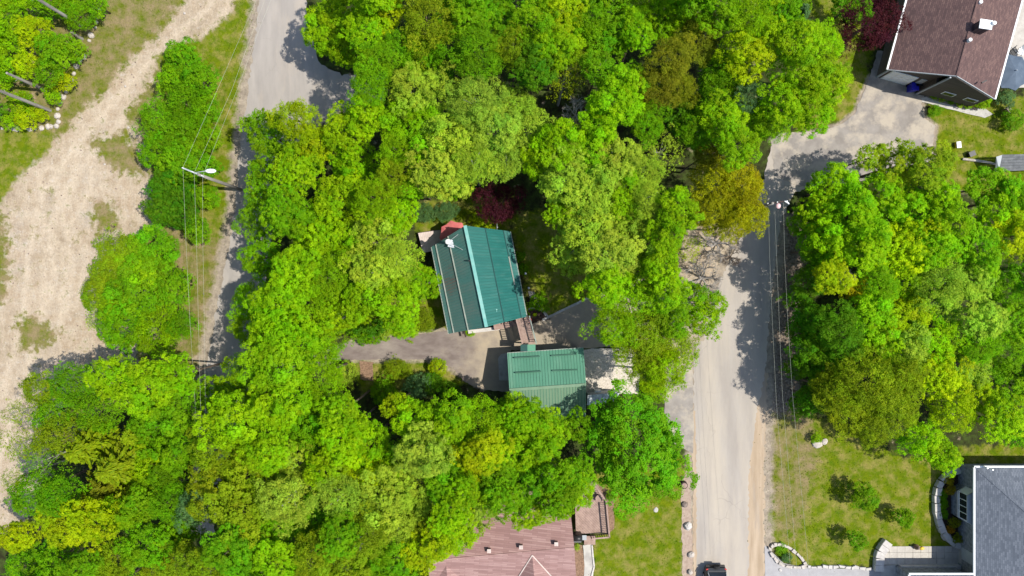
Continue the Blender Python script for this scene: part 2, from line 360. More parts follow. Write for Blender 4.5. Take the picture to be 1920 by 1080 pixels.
me.attributes.new('dust', 'FLOAT', 'POINT').data.foreach_set('value', dust.ravel())
rut = np.zeros(GX.shape)
for pl in ([(450, -60), (400, 30), (330, 85), (270, 150), (215, 215), (150, 290), (90, 380), (70, 480), (60, 600), (20, 740), (-30, 900)], [(160, 290), (150, 360), (110, 430), (120, 520), (90, 620)], [(90, 330), (100, 420), (150, 480), (130, 560)]):
    d = polyline_d(pl); rut = np.maximum(rut, np.exp(-((d - .75) / .3) ** 2))
me.attributes.new('rut', 'FLOAT', 'POINT').data.foreach_set('value', rut.ravel())
ground = bpy.data.objects.new('ground', me); col.objects.link(ground); structure(ground)

m, n, l, b = nodes_of('ground_cover')
v = coords(n, l)
def attr(nm):
    a = n.new('ShaderNodeAttribute'); a.attribute_name = nm; return a.outputs['Fac']
def edge(nm, ns, k, gain=3.2):
    """zone value broken up by noise"""
    return mth(n, l, 'MULTIPLY_ADD', mth(n, l, 'ADD', mth(n, l, 'SUBTRACT', attr(nm), .5), mth(n, l, 'MULTIPLY', mth(n, l, 'SUBTRACT', ns, .5), k)), gain, .5, clamp=True)
nA = noise(n, l, v, .35, 6, .62); nB = noise(n, l, v, 1.6, 5, .6); nC = noise(n, l, v, 6, 4, .6); nD = noise(n, l, v, .9, 6, .7)
def rm(f, stops):
    r = ramp(n, stops); l.new(f, r.inputs[0]); return r.outputs[0]
floor_c = rm(nB, [(.35, (.022, .02, .009)), (.5, (.035, .045, .012)), (.68, (.05, .075, .014))])
sand_c = mixc(n, l, rm(nD, [(.4, (0, 0, 0)), (.68, (.9, .9, .9))]), rm(nA, [(.32, (0.377, 0.298, 0.215)), (.5, (0.404, 0.333, 0.247)), (.66, (0.341, 0.286, 0.223))]), (0.288, 0.212, 0.137))
sand_c = mixc(n, l, rm(noise(n, l, v, .16, 6, .7), [(.5, (0, 0, 0)), (.62, (.8, .8, .8))]), sand_c, rm(nB, [(.35, (0.224, 0.171, 0.112)), (.65, (0.348, 0.276, 0.192))]))
vs2 = coords(n, l, (2.2, .45, 1), rot=.75)
sand_c = mixc(n, l, rm(noise(n, l, vs2, 1.1, 5, .7), [(.48, (0, 0, 0)), (.7, (.6, .6, .6))]), sand_c, (0.449, 0.372, 0.276))
sand_c = mixc(n, l, mth(n, l, 'MULTIPLY', attr('rut'), mth(n, l, 'MULTIPLY_ADD', nB, 1.6, -.25, clamp=True)), sand_c, (0.475, 0.393, 0.293))
sand_c = mixc(n, l, rm(noise(n, l, v, 2.4, 6, .75), [(.56, (0, 0, 0)), (.7, (.7, .7, .7))]), sand_c, (0.243, 0.182, 0.113))
sand_c = mixc(n, l, rm(noise(n, l, v, .8, 7, .78), [(.57, (0, 0, 0)), (.66, (.85, .85, .85))]), sand_c, (0.180, 0.155, 0.061))
sand_c = mixc(n, l, rm(noise(n, l, v, 2.0, 8, .8), [(.55, (0, 0, 0)), (.64, (.55, .55, .55))]), sand_c, (.47, .425, .37))
grass_c = mixc(n, l, rm(nD, [(.45, (0, 0, 0)), (.66, (1, 1, 1))]), rm(nB, [(.3, (.062, .112, .002)), (.7, (.125, .155, .003))]), (.215, .185, .05))
weed_c = mixc(n, l, rm(nD, [(.38, (0, 0, 0)), (.62, (1, 1, 1))]), rm(nB, [(.35, (.08, .115, .004)), (.65, (.125, .135, .012))]), (.215, .165, .085))
lit_c = rm(nC, [(.3, (.1, .075, .055)), (.5, (.17, .135, .105)), (.7, (.26, .21, .165))])
c = mixc(n, l, edge('litter', nB, 1.2), floor_c, lit_c)
c = mixc(n, l, edge('scrub', nB, 1.3), c, weed_c)
c = mixc(n, l, edge('sand', nD, 3.0, 2.6), c, sand_c)
c = mixc(n, l, edge('grass', nB, 1.3), c, grass_c)
c = mixc(n, l, edge('weed', nB, 1.9), c, weed_c)
c = mixc(n, l, mth(n, l, 'MULTIPLY_ADD', mth(n, l, 'ADD', attr('dust'), mth(n, l, 'MULTIPLY', mth(n, l, 'SUBTRACT', nD, .5), 1.6)), 2.2, -.75, clamp=True), c, rm(nB, [(.35, (.2, .165, .125)), (.65, (.33, .275, .21))]))
fine = mixc(n, l, rm(nC, [(.3, (0, 0, 0)), (.7, (1, 1, 1))]), (.86, .86, .86), (1.12, 1.12, 1.12))
c = mixc(n, l, 1.0, c, fine, 'MULTIPLY')
l.new(c, b.inputs['Base Color']); b.inputs['Roughness'].default_value = 1; b.inputs['Specular IOR Level'].default_value = .1
bump(n, l, mth(n, l, 'ADD', noise(n, l, v, 9, 4), mth(n, l, 'MULTIPLY', nB, 2.2)), b, .55, .09)
me.materials.append(m)

# ------------------------------------------------------------------ roads, drives, paths
sheet('road', [(1303, 1250), (1302, 900), (1300, 700), (1306, 620), (1335, 560), (1372, 480), (1402, 420), (1432, 340), (1447, 262), (1560, 240), (1600, 330), (1490, 360), (1462, 420), (1446, 560), (1434, 700), (1414, 800), (1404, 900), (1402, 1250)], ASPH, .012, .22, .1)
sheet('road_shoulder', [(1399, 1250), (1401, 900), (1412, 790), (1430, 700), (1440, 700), (1436, 800), (1433, 900), (1434, 1250)], SHOUL, .008, .22, .14)
sheet('road_edge_gravel', [(1300, 1250), (1299, 900), (1297, 770), (1303, 770), (1306, 900), (1306, 1250)], SHOUL, .016, .2, .07)
sheet('west_road', [(500, -120), (480, 60), (462, 190), (448, 300), (440, 400), (422, 500), (402, 600), (386, 690), (365, 850), (350, 1000), (400, 1000), (430, 850), (470, 700), (490, 560), (510, 450), (530, 350), (575, 235), (650, 205), (720, 190), (720, 140), (640, 140), (600, 120), (580, 60), (575, 0), (580, -120)], ASPHW, .012, .25, .12)
sheet('driveway', [(455, 700), (560, 668), (640, 645), (664, 638), (700, 634), (760, 629), (800, 625), (832, 621), (910, 613), (985, 602), (1014, 601), (1060, 580), (1105, 558), (1200, 522), (1330, 545), (1320, 640), (1180, 648), (1090, 653), (958, 657), (956, 735), (905, 730), (872, 716), (848, 690), (822, 678), (790, 674), (700, 674), (640, 675), (560, 700), (460, 735)], DRIVE, .02, .22, .045)
sheet('neighbour_driveway', [(1445, 262), (1462, 250), (1540, 246), (1580, 232), (1602, 214), (1620, 170), (1632, 142), (1645, 95), (1680, 100), (1780, 170), (1732, 182), (1728, 196), (1734, 222), (1752, 236), (1748, 300), (1690, 320), (1590, 345), (1500, 350), (1452, 330)], DRIVE2, .024, .22, .055)
sheet('grey_driveway', [(1434, 1022), (1446, 1034), (1470, 1056), (1515, 1064), (1640, 1068), (1652, 1066), (1652, 1250), (1434, 1250)], GREYDRIVE, .02, .6, .02)
sheet('side_apron', [(1250, 700), (1298, 690), (1301, 800), (1299, 850), (1262, 830), (1245, 770)], DRIVE2, .018, .5, .05)
sheet('gravel_pad', [(1092, 655), (1185, 650), (1200, 690), (1196, 738), (1096, 738)], GRAVEL, .026, .4, .05)
sheet('garden_path', [(990, 545), (1003, 548), (1012, 572), (1034, 598), (1022, 602), (1006, 590), (994, 566)], CONC, .02, .4, .04)
sheet('lawn_edging', [(1016, 598), (1104, 556), (1107, 559), (1018, 602)], CONC, .05, .3, .015)
sheet('mulch_bed', [(990, 556), (997, 562), (1024, 588), (1026, 596), (996, 608), (988, 600)], MULCH, .032, .3, .03)
sheet('mulch_bed', [(1762, 890), (1815, 884), (1822, 1015), (1790, 1018), (1770, 1000), (1757, 950)], MULCH, .03, .3, .03)
sheet('mulch_bed', [(1072, 1015), (1092, 1022), (1096, 1060), (1086, 1200), (1070, 1200)], MULCHR, .03, .3, .04)
sheet('mulch_bed', [(1118, 905), (1150, 925), (1152, 990), (1140, 1004), (1128, 960)], MULCHR, .03, .3, .05)
sheet('mulch_bed', [(675, 676), (700, 678), (700, 715), (676, 712)], MULCHR, .03, .3, .06)
sheet('stump_strip', [(1276, 890), (1293, 900), (1300, 1060), (1305, 1200), (1282, 1200), (1278, 1000)], mat_noise('pinkish_gravel', (.27, .2, .155), (.36, .28, .22), 4, .97, bmp=.6), .006, .4, .08)
sheet('footpath', [(1093, 1022), (1109, 1020), (1113, 1060), (1106, 1200), (1086, 1200), (1096, 1060)], CONC, .034, .4, .02)
sheet('footpath', [(1727, 184), (1740, 180), (1800, 203), (1846, 203), (1862, 214), (1846, 221), (1800, 210), (1729, 191)], CONC, .034, .5, .02)
sheet('pool_deck', [(1880, 150), (1930, -60), (2100, -60), (2060, 160), (1890, 165)], PAVER, .03, .5, .02)

# grass blades and weeds over the green zones; loose stones on the sand
def scatter(n_try, keyfun, box):
    x = rng.uniform(box[0], box[1], n_try); y = rng.uniform(box[2], box[3], n_try)
    k = keyfun(x, y) > rng.uniform(0, 1, n_try); return x[k], y[k]
def blades(name, x, y, hgt, wid, tint):
    N = len(x); a = rng.uniform(0, 6.283, N); h = hgt * rng.uniform(.5, 1.3, N); wd = wid * rng.uniform(.6, 1.3, N)
    lean = rng.uniform(.3, 1.0, N) * h; b = rng.uniform(0, 6.283, N)
    v = np.zeros((N, 3, 3)); v[:, 0] = np.stack([x - np.cos(a) * wd, y - np.sin(a) * wd, 0 * x], -1); v[:, 1] = np.stack([x + np.cos(a) * wd, y + np.sin(a) * wd, 0 * x], -1)
    v[:, 2] = np.stack([x + np.cos(b) * lean, y + np.sin(b) * lean, h], -1)
    return v.reshape(-1, 3), np.arange(3 * N).reshape(-1, 3), np.repeat(np.clip(tint + rng.normal(0, .18, N), 0, 1), 3), np.repeat(rng.uniform(0, 1, N), 3)
def raw_mesh(name, v, f, tint=None, hue=None, mat=None):
    me = bpy.data.meshes.new(name); k = f.shape[1]
    me.vertices.add(len(v)); me.vertices.foreach_set('co', np.ascontiguousarray(v, dtype=np.float32).ravel())
    me.loops.add(f.size); me.loops.foreach_set('vertex_index', np.ascontiguousarray(f, dtype=np.int32).ravel())
    me.polygons.add(len(f)); me.polygons.foreach_set('loop_start', np.arange(0, f.size, k, dtype=np.int32))
    me.update(calc_edges=True); me.validate()
    for nm, d in (('tint', tint), ('hue', hue)):
        if d is not None: a = me.attributes.new(nm, 'FLOAT', 'POINT'); a.data.foreach_set('value', np.asarray(d, dtype=np.float32))
    if mat: me.materials.append(mat)
    return me
roadmask = [[(480, -60), (455, 200), (440, 400), (400, 600), (370, 800), (450, 800), (510, 450), (580, 230), (720, 190), (720, 140), (600, 120), (575, -60)]]
x, y = scatter(150000, lambda X, Y: np.maximum(zone_value('grass', X, Y, .5) * .75, zone_value('weed', X, Y, .8) * .55), (-48, 50, -30, 30))
pv = np.sin(x * .9 + 3 * np.sin(y * .35)) * .5 + np.sin(y * 1.3 + x * .4) * .5
k = pv > rng.uniform(-1.3, 1, len(x)); x, y = x[k], y[k]
gv, gf, gt, gh = blades('g', x, y, .085, .04, .6)
go = bpy.data.objects.new('grass', raw_mesh('grass', gv, gf, gt, gh, LEAFD)); go.color = (.11, .16, .003, 1); col.objects.link(go)
go['kind'] = 'stuff'; go['label'] = 'short green and yellowing grass over the lawns and verges'; go['category'] = 'grass'
x, y = scatter(3500, lambda X, Y: zone_value('sand', X, Y, .3) * .9, (-48, 42, -30, 30))
k = (x < -22); x, y = x[k], y[k]
peb = MB()
for px_, py_ in zip(x, y):
    s = .03 * R.choice([1, 1, 1.5, 2.2, 3.2]); a = R.uniform(0, 3)
    peb.add([(px_ + s * math.cos(a), py_ + s * math.sin(a), 0), (px_ + s * math.cos(a + 2), py_ + s * math.sin(a + 2), 0), (px_ + s * math.cos(a + 4.1), py_ + s * math.sin(a + 4.1), 0), (px_, py_, s * .9)], [(0, 1, 3), (1, 2, 3), (2, 0, 3)])
o = peb.build('loose_stones', ROCKD, kind='stuff'); o['label'] = 'small loose stones and clods scattered over the sandy clearing'; o['category'] = 'stones'
# ------------------------------------------------------------------ vegetation generators
def unit(a): return a / (np.linalg.norm(a, axis=-1, keepdims=True) + 1e-9)
def leaf_quads(g, c, nrm, size, aspect=.72):
    N = len(c); r = unit(g.normal(size=(N, 3))); t1 = unit(np.cross(nrm, r)); t2 = np.cross(nrm, t1); s = size[:, None]
    v = np.stack([c - t1 * s * .5, c + t2 * s * aspect * .5 - nrm * s * .12, c + t1 * s * .5, c - t2 * s * aspect * .5 - nrm * s * .12], 1)
    return v.reshape(-1, 3), np.arange(4 * N).reshape(-1, 4)
def crown_mesh(name, seed, boughs=40, twigs=15, leaves=16, leaf=.07, bough=.34, twig=.1, flat=.9, spread=.4, lowcut=-.45, mat=None, droop=0.0, deep=.5):
    """crown of unit radius: boughs > domed twig clusters > leaf faces"""
    g = np.random.default_rng(seed)
    k = np.arange(boughs) + .5; z = lowcut + (1 - lowcut) * (1 - k / boughs); ph = k * 2.39996 + g.uniform(0, 6.28)
    rr = np.sqrt(np.clip(1 - z * z, 0, 1)); d = np.stack([rr * np.cos(ph), rr * np.sin(ph), z], -1) + g.normal(0, .15, (boughs, 3)); d = unit(d)
    az = np.arctan2(d[:, 1], d[:, 0])
    lob = 1 + .17 * np.sin(2 * az + g.uniform(0, 6)) + .13 * np.sin(3 * az + g.uniform(0, 6)) + g.normal(0, .12, boughs)
    bc = d * (g.uniform(deep, .9, boughs) * lob)[:, None]; bs = bough * g.uniform(.65, 1.25, boughs)
    ti = np.repeat(np.arange(boughs), twigs); T = len(ti)
    td = unit(unit(g.normal(size=(T, 3))) + .5 * d[ti] + np.array([0, 0, .45]))
    tc = bc[ti] + td * (bs[ti] * g.uniform(.7, 1.1, T))[:, None] * np.array([1, 1, .75]); tc[:, 2] -= droop * np.linalg.norm(tc[:, :2], axis=1) ** 2
    tt = np.clip(.5 + g.normal(0, .2, boughs)[ti] + g.normal(0, .14, T), 0, 1); th = np.clip(.5 + g.normal(0, .25, boughs)[ti] + g.normal(0, .15, T), 0, 1)
    ts = twig * g.uniform(.6, 1.4, T); axis = unit(td * .5 + np.array([0, 0, .8]))
    li = np.repeat(np.arange(T), leaves); L = len(li)
    ld = unit(unit(g.normal(size=(L, 3))) + .9 * axis[li])
    lc = tc[li] + ld * (ts[li] * g.uniform(.5, 1.1, L))[:, None] * np.array([1.1, 1.1, .7])
    ln = unit(ld * .8 + np.array([0, 0, .45]) + g.normal(0, spread, (L, 3)))
    v, f = leaf_quads(g, lc, ln, leaf * g.uniform(.65, 1.35, L)); v[:, 2] *= flat
    s = 1 / np.percentile(np.hypot(v[:, 0], v[:, 1]), 96)
    return raw_mesh(name, v * s, f, np.repeat(np.clip(tt[li] + g.normal(0, .08, L), 0, 1), 4), np.repeat(th[li], 4), mat or LEAF)
def conifer_mesh(name, seed, boughs=120, per=26, mat=None, tall=1.7):
    g = np.random.default_rng(seed); hz = np.sort(g.uniform(0, 1, boughs)); ph = g.uniform(0, 6.283, boughs); ln = (1 - hz) ** .75 * g.uniform(.75, 1.1, boughs) + .05
    bi = np.repeat(np.arange(boughs), per); t = g.uniform(.15, 1, len(bi))
    dx, dy = np.cos(ph)[bi], np.sin(ph)[bi]; side = g.normal(0, .16, len(bi)) * (1.15 - t)
    rad = ln[bi] * t
    c = np.stack([dx * rad - dy * side * ln[bi], dy * rad + dx * side * ln[bi], (hz[bi] - .5) * tall * 1.0 + .10 * t - .22 * t * t * ln[bi]], -1) + g.normal(0, .02, (len(bi), 3))
    N = len(c); out = unit(np.stack([dx, dy, np.full(N, -.25)], -1) + g.normal(0, .35, (N, 3))); up = unit(np.array([0, 0, 1.]) + g.normal(0, .4, (N, 3))); sd = unit(np.cross(out, up))
    s = (.17 * g.uniform(.6, 1.3, N))[:, None]
    v = np.stack([c - out * s * .5, c + sd * s * .22, c + out * s * .6, c - sd * s * .22], 1).reshape(-1, 3)
    return raw_mesh(name, v, np.arange(4 * N).reshape(-1, 4), np.repeat(np.clip(g.normal(.5, .22, N), 0, 1), 4), np.repeat(g.uniform(0, 1, N), 4), mat or LEAFD)
def trunk_mesh(name, seed, mat, limbs=7):
    """unit height trunk (crown centre at 1, crown radius .5) with limbs"""
    g = random.Random(seed); m = MB()
    m.tube([(0, 0, -.02), (g.uniform(-.015, .015), g.uniform(-.015, .015), .4), (g.uniform(-.03, .03), g.uniform(-.03, .03), .8), (0, 0, 1.12)], [.03, .024, .017, .006], 7)
    for i in range(limbs):
        a = i * 2.4 + g.uniform(-.4, .4); z = .55 + .4 * i / limbs; r = g.uniform(.12, .24)
        m.tube([(0, 0, z), (math.cos(a) * r * .5, math.sin(a) * r * .5, z + .1), (math.cos(a) * r, math.sin(a) * r, z + .2)], [.012, .008, .003], 5)
    return m.mesh(name, mat, True)
def bare_mesh(name, seed, mat, depth=5, spread=.85, up=.35, r0=.03):
    g = random.Random(seed); m = MB()
    def grow(p, d, ln, r, k):
        q = p + d * ln * .5 + Vector((g.uniform(-.1, .1), g.uniform(-.1, .1), g.uniform(-.05, .1))) * ln; e = p + d * ln
        m.tube([p, q, e], [r, r * .8, r * .55], 4, cap=False)
        if k:
            for _ in range(4 if k > 1 else 3):
                nd = (d + Vector((g.uniform(-1, 1), g.uniform(-1, 1), g.uniform(-.5, .8))) * spread + Vector((0, 0, up * .3))).normalized()
                grow(lerp(p, e, g.uniform(.45, 1)), nd, ln * g.uniform(.55, .8), r * .55, k - 1)
    for i in range(5):
        a = i * 1.256 + g.uniform(-.3, .3); grow(Vector((0, 0, 0)), Vector((math.cos(a) * .8, math.sin(a) * .8, up + .4)).normalized(), .42, r0, depth - 1)
    return m.mesh(name, mat)

CROWN = {
 'M': [crown_mesh('maple_crown', 100 + i, 40, 17, 26, .052, spread=.3) for i in range(6)],
 'L': [crown_mesh('large_crown', 200 + i, 120, 18, 22, .034, bough=.21, twig=.064, deep=.62, spread=.3) for i in range(2)],
 'F': [crown_mesh('fine_crown', 300 + i, 52, 26, 14, .04, bough=.3, twig=.085, spread=.6, mat=LEAFD) for i in range(3)],
 'S': [crown_mesh('small_crown', 400 + i, 22, 15, 18, .08, bough=.42, twig=.15, lowcut=-.7) for i in range(3)],
 'A': [crown_mesh('airy_crown', 500 + i, 42, 10, 8, .05, bough=.36, twig=.08, spread=.8, mat=LEAFD) for i in range(2)],
 'C': [conifer_mesh('conifer_crown', 600 + i) for i in range(2)],
 'W': [crown_mesh('feathery_crown', 700 + i, 46, 24, 13, .048, bough=.34, twig=.085, spread=.6, mat=LEAFD, droop=.25) for i in range(2)],
}
TRUNK = [trunk_mesh('trunk', 31 + i, BARK) for i in range(3)]; TRUNKG = [trunk_mesh('grey_trunk', 41 + i, GREYBARK, 9) for i in range(2)]
COLS = {'b': (.195, .365, .0025), 'g': (.13, .295, .003), 'd': (.07, .19, .004), 'p': (.26, .385, .025), 'o': (.2, .285, .006), 'n': (.175, .2, .008),
        'y': (.3, .3, .004), 's': (.1, .2, .06), 'r': (.05, .009, .015), 'l': (.275, .39, .0025)}
CW = {'b': 'bright green', 'g': 'mid green', 'd': 'dark green', 'p': 'pale lime green', 'o': 'olive green', 'n': 'bronze brown', 'y': 'golden yellow', 's': 'blue-green', 'r': 'dark red', 'l': 'yellow-green'}
LANDMARKS = [('green-roofed house', 900, 530), ('green garage', 1025, 740), ('small red-leaved tree', 937, 385), ('golden yellow trees', 1370, 380), ('bronze brown trees', 1275, 125), ('dark red-leaved tree', 1640, 40), ('low plank shed', 1895, 308), ('slate-roofed house', 1880, 930),
 ('pink-roofed house', 950, 1030), ('street light pole', 372, 327), ('dead grey tree', 1080, 214), ('west road bend', 600, 170), ('large round tree', 1190, 826), ('boulder row', 110, 190), ('sandy clearing', 90, 560), ('dark-armed pole', 1455, 385), ('gravel pad', 1140, 690), ('front lawn', 1600, 900), ('olive conifers', 200, 880),
 ('asphalt driveway', 700, 650), ('brown deck', 1115, 950), ('worn driveway', 1600, 270), ('pale patio deck', 805, 450), ('bare roadside shrubs', 1325, 490), ('wide west road', 420, 560)]
def tree(px, py, r, c, where, zone, h=None, var=None, name='broadleaf_tree', label=None, squash=1.0, cat='tree'):
    """crown seen at pixel (px,py) with pixel radius r; h = height of the crown centre"""
    if h is None: h = R.uniform(6.5, 10)
    rm_ = r / PXM * (H - h) / H
    if var is None: var = 'L' if rm_ > 3.6 else ('M' if rm_ > 1.3 else 'S')
    base = P(px, py, h); base.z = 0
    kind = {'M': 'broadleaf tree', 'L': 'spreading broadleaf tree', 'F': 'fine-leaved tree', 'S': 'small leafy tree', 'A': 'thin open-crowned tree', 'C': 'conifer', 'W': 'feathery-leaved tree'}[var]
    if var == 'C' and name == 'broadleaf_tree': name = 'conifer_tree'
    size = 'small' if r < 38 else ('medium' if r < 51 else 'broad')
    lm = min(LANDMARKS, key=lambda q: (q[1] - px) ** 2 + (q[2] - py) ** 2)[0]
    t = thing(name, base, label or f'{size} {CW[c]} {kind} {where}, nearest the {lm}', cat, None if label else f'{size} {CW[c]} {kind}s {zone}, nearest the {lm}')
    t.rotation_euler.z = R.uniform(0, 6.283)
    k = bpy.data.objects.new('trunk', R.choice(TRUNKG if c == 'p' or var == 'A' else TRUNK)); col.objects.link(k); k.parent = t
    w_ = max(rm_ * 2, h * .35); k.scale = (w_, w_, h)
    o = bpy.data.objects.new('crown', R.choice(CROWN[var])); col.objects.link(o); o.parent = t
    o.location = (0, 0, h); rz = min(rm_ * squash * R.uniform(.95, 1.2), h * .92); o.scale = (rm_ * R.uniform(.94, 1.06), rm_ * R.uniform(.94, 1.06), rz)
    j = [R.uniform(.86, 1.14) for _ in range(3)]; q = COLS[c]; q = tuple(k_ * 1.18 for k_ in q) if 'east of the road' in zone else q; q = tuple(k_ * 1.13 for k_ in q); o.color = (q[0] * j[0], q[1] * (j[0] * .5 + j[1] * .5), q[2] * j[2], 1)
    return t
def wood(where, zone, items, h=None):
    for it in items.split():
        a = it.split(','); v = a[4] if len(a) > 4 and a[4] else None
        hh = float(a[5]) if len(a) > 5 else (R.uniform(*h) if h else None)
        if v is None and float(a[2]) > 34 and R.random() < .2: v = 'F'
        if 'east of the road' in zone and a[3] == 'b' and R.random() < .35: a[3] = 'l'
        tree(float(a[0]), float(a[1]), float(a[2]), a[3], where, zone, hh, v)

wood('behind the boulders', 'behind the boulders', '''-30,60,50,b 18,40,46,b 66,62,36,l 12,112,40,b 96,2,40,g,,2 150,30,36,g,,1.8 105,95,34,g 52,122,26,l,S 92,138,28,g,S
 8,150,22,b,S,1.5 50,222,22,l,S,1.2 122,152,24,l,S,1.4 182,8,26,g,S,2 30,-12,40,b -30,200,40,g 138,95,26,b,S,1.6 100,180,18,b,S,1.2 40,192,24,b,S,1.3 20,225,20,b,S,1.2 -60,120,60,g 120,-40,50,g,,2 75,215,16,l,S,1''', (2.2, 3.4))
wood('beside the track', 'in the belt beside the west road', '''345,118,44,g 322,150,30,g 378,152,36,g 355,198,46,g 388,205,28,g 300,228,42,g 345,252,48,g 386,258,32,g 303,285,40,g
 345,302,46,g 384,312,28,g,,3 330,346,44,d 302,396,36,d 345,402,42,d 388,368,26,g,S,2.2 372,432,28,g,S,2.2 310,345,34,d''', (2.2, 3.2))
wood('beside the clearing', 'on the edge of the sandy clearing', '''232,476,50,o 292,468,46,g 196,545,46,o 258,540,56,g 326,535,42,g 240,612,50,g 298,620,52,b 270,505,44,b 215,575,36,b 340,610,32,g,W 215,505,40,o,W 172,545,26,o,A 185,600,26,l,A''', (2.8, 3.6))
wood('in the conifer wood', 'south of the sandy clearing', '''140,722,44,g,W 72,728,34,o,W 215,708,46,b 285,722,58,b 335,702,40,b 105,770,46,g,W 185,772,46,g,W 42,830,40,o,A 85,862,44,g,A 40,770,30,o,A 105,815,42,o,W
 25,900,26,o,A 160,842,52,o,C,7 218,876,56,o,C,7.5 190,925,56,n,C,6 252,818,38,o,C,6 240,930,44,o,C,6 292,800,50,g 330,770,46,g 338,845,42,g 276,880,50,b 312,892,42,g 262,948,40,g 318,940,42,g
 62,925,46,g,W 105,930,42,g,W 122,975,48,l 176,976,50,l 228,962,40,b 34,1005,40,l 100,1052,44,g 152,1064,42,g 216,1048,50,o,F 278,1020,54,g 342,1060,58,o,F 296,1075,46,o,F 345,990,40,g 362,952,34,s,S 50,1060,40,g,S,4 200,1110,60,g 90,1120,60,g''', (5.5, 9))
wood('below the driveway', 'south of the driveway', '''412,742,48,b,,5.5 470,706,52,b,,5.5 438,790,60,b 520,682,60,b 520,758,64,b 602,704,54,b 560,640,58,b 590,795,60,g 410,842,58,o 398,918,60,o 460,890,64,o 452,965,64,o 502,850,50,b 556,872,54,p
 612,880,42,b 540,938,60,p,F 592,958,52,g 430,1032,52,g 482,1022,50,g 512,1062,52,b 540,1010,50,g 392,1062,52,o,F 590,1040,52,o 640,1060,52,o 640,770,46,b 640,830,44,b 640,930,50,p 640,1000,46,g 470,1110,70,g 600,1110,70,o''', (7, 11))
wood('behind the garage', 'behind the garage', '''662,800,38,b 692,832,54,b 682,890,58,l 732,872,54,b 722,932,60,p 785,788,48,b 842,792,54,b 900,796,54,b 945,792,42,b 792,850,56,p 850,850,56,p 906,850,52,l 948,850,42,b 782,912,50,p 840,905,48,g 890,900,48,l
 930,900,42,g 692,990,54,o,F 750,972,54,p,F 800,980,48,o 846,962,46,b 740,1040,52,g 785,1030,42,l 692,1050,50,g 820,1022,36,l 862,992,44,b 905,950,36,p 838,1000,34,b 985,782,46,b 972,764,30,b,,7.5 1028,806,40,b,,7.5 1014,812,46,g 1084,800,34,g,,5.5 1000,852,46,b 985,915,50,g 1046,912,50,g 1080,890,42,g 992,962,40,b 1050,938,38,g 1086,922,30,b 745,760,30,l,S 870,920,44,b 940,935,40,g''', (7, 10.5))
wood('beside the west road', 'west of the green-roofed house', '''508,252,50,g,,4.5 555,222,46,l,F 508,335,54,g,,4.5 560,312,54,b 592,272,42,l 652,242,48,b 690,216,40,b 662,312,52,b 640,372,54,b 700,372,48,b 735,332,44,o,F 492,402,50,g,F,4.2 540,402,50,g 592,442,60,b 560,502,58,b
 620,522,56,b 492,482,44,g,,4.2 476,562,46,b,,4.2 522,572,58,b 582,582,54,b 462,615,38,b,,4 505,640,50,b 712,442,54,p 745,408,40,b 702,512,56,p 746,496,52,p 792,530,40,b 742,560,48,b 682,560,40,b 748,602,36,b 650,450,46,b 640,590,46,b 610,640,44,b''', (6.5, 10))
wood('behind the house', 'north of the green-roofed house', '''772,172,50,p 832,182,58,p 892,192,54,p 785,252,60,b 852,262,66,p 920,242,58,p 968,202,48,p 990,252,54,p 822,322,58,p 886,306,50,p 950,300,48,p 1010,296,40,b 850,345,36,b 742,282,44,b 742,222,40,b
 1050,272,50,b 1102,282,52,b 1152,302,50,p 1060,332,54,p 1110,350,54,p 1162,362,50,b 1202,322,44,p,F 1212,372,36,p,F 780,345,36,b''', (7.5, 11))
wood('in the deep wood', 'north of the house lot', '''640,30,56,b,,5.5 612,62,42,b,,5 692,52,50,b 652,92,44,b,,5.2 722,20,46,l 702,130,48,g,F 692,165,40,g,F 742,102,50,g 802,42,64,o,F 842,92,58,g,F 782,112,48,g 872,30,56,g 902,102,52,g,F 932,42,56,g 962,92,50,o,F 1002,52,52,g 1052,30,50,l 1042,92,46,b
 1102,42,54,g,F 1092,100,40,o,F 1060,142,48,o,A 1142,72,50,g 1192,62,42,b 1182,20,46,g 1242,32,50,b 1292,30,50,b 1152,190,56,b 1182,158,42,g 1122,130,34,g 1002,125,42,d 1262,112,50,n,F 1312,76,50,n,F 1232,162,48,n,F 1272,168,40,n,F 1352,20,50,g 1402,42,54,b
 1402,102,54,l 1362,132,50,g 1342,172,46,g 1442,62,50,b 1472,20,44,g 1492,82,56,b 1542,92,48,b 1502,150,60,b 1552,152,44,b 1472,192,52,b 1520,208,44,b 1410,182,34,s,F 1352,222,50,b 1402,232,50,b 1440,232,40,b 1382,270,46,b 1282,220,44,d 1302,252,40,g 1242,282,46,p,A 1322,292,30,n,F 1212,230,44,g
 1502,22,26,s,C 700,-30,60,b 850,-40,70,g 1000,-40,70,g 1150,-40,70,g 1300,-40,70,g 1430,-40,60,b 1120,240,40,b''', (7, 11))
wood('by the road', 'beside the road apron', '''1342,342,56,y,F 1386,352,54,y,F 1402,398,42,y,F 1334,400,42,y,F 1376,416,38,y,F''', (6.5, 8))
wood('beside the house lawn', 'between the house lawn and the east road', '''1270,392,44,b 1100,412,62,p 1160,422,60,p 1062,392,38,b 1082,466,52,p 1142,480,58,p 1202,452,50,p 1250,442,40,b 1190,512,54,b 1240,502,46,b 1132,540,50,b 1190,570,56,b 1250,548,44,b 1150,612,48,b 1212,622,56,o,F
 1262,600,36,g 1292,465,30,l,A,4 1338,572,28,b,S,3.5 1318,600,34,b,S,4 1290,560,34,g,S,4''', (7, 10.5))
wood('over the gravel', 'beside the gravel pad', '''1210,655,56,o,F 1245,690,48,l,F 1180,665,36,l,A 1258,645,44,o,F 1215,705,40,l,F 1270,670,34,l,A''', (6, 8))
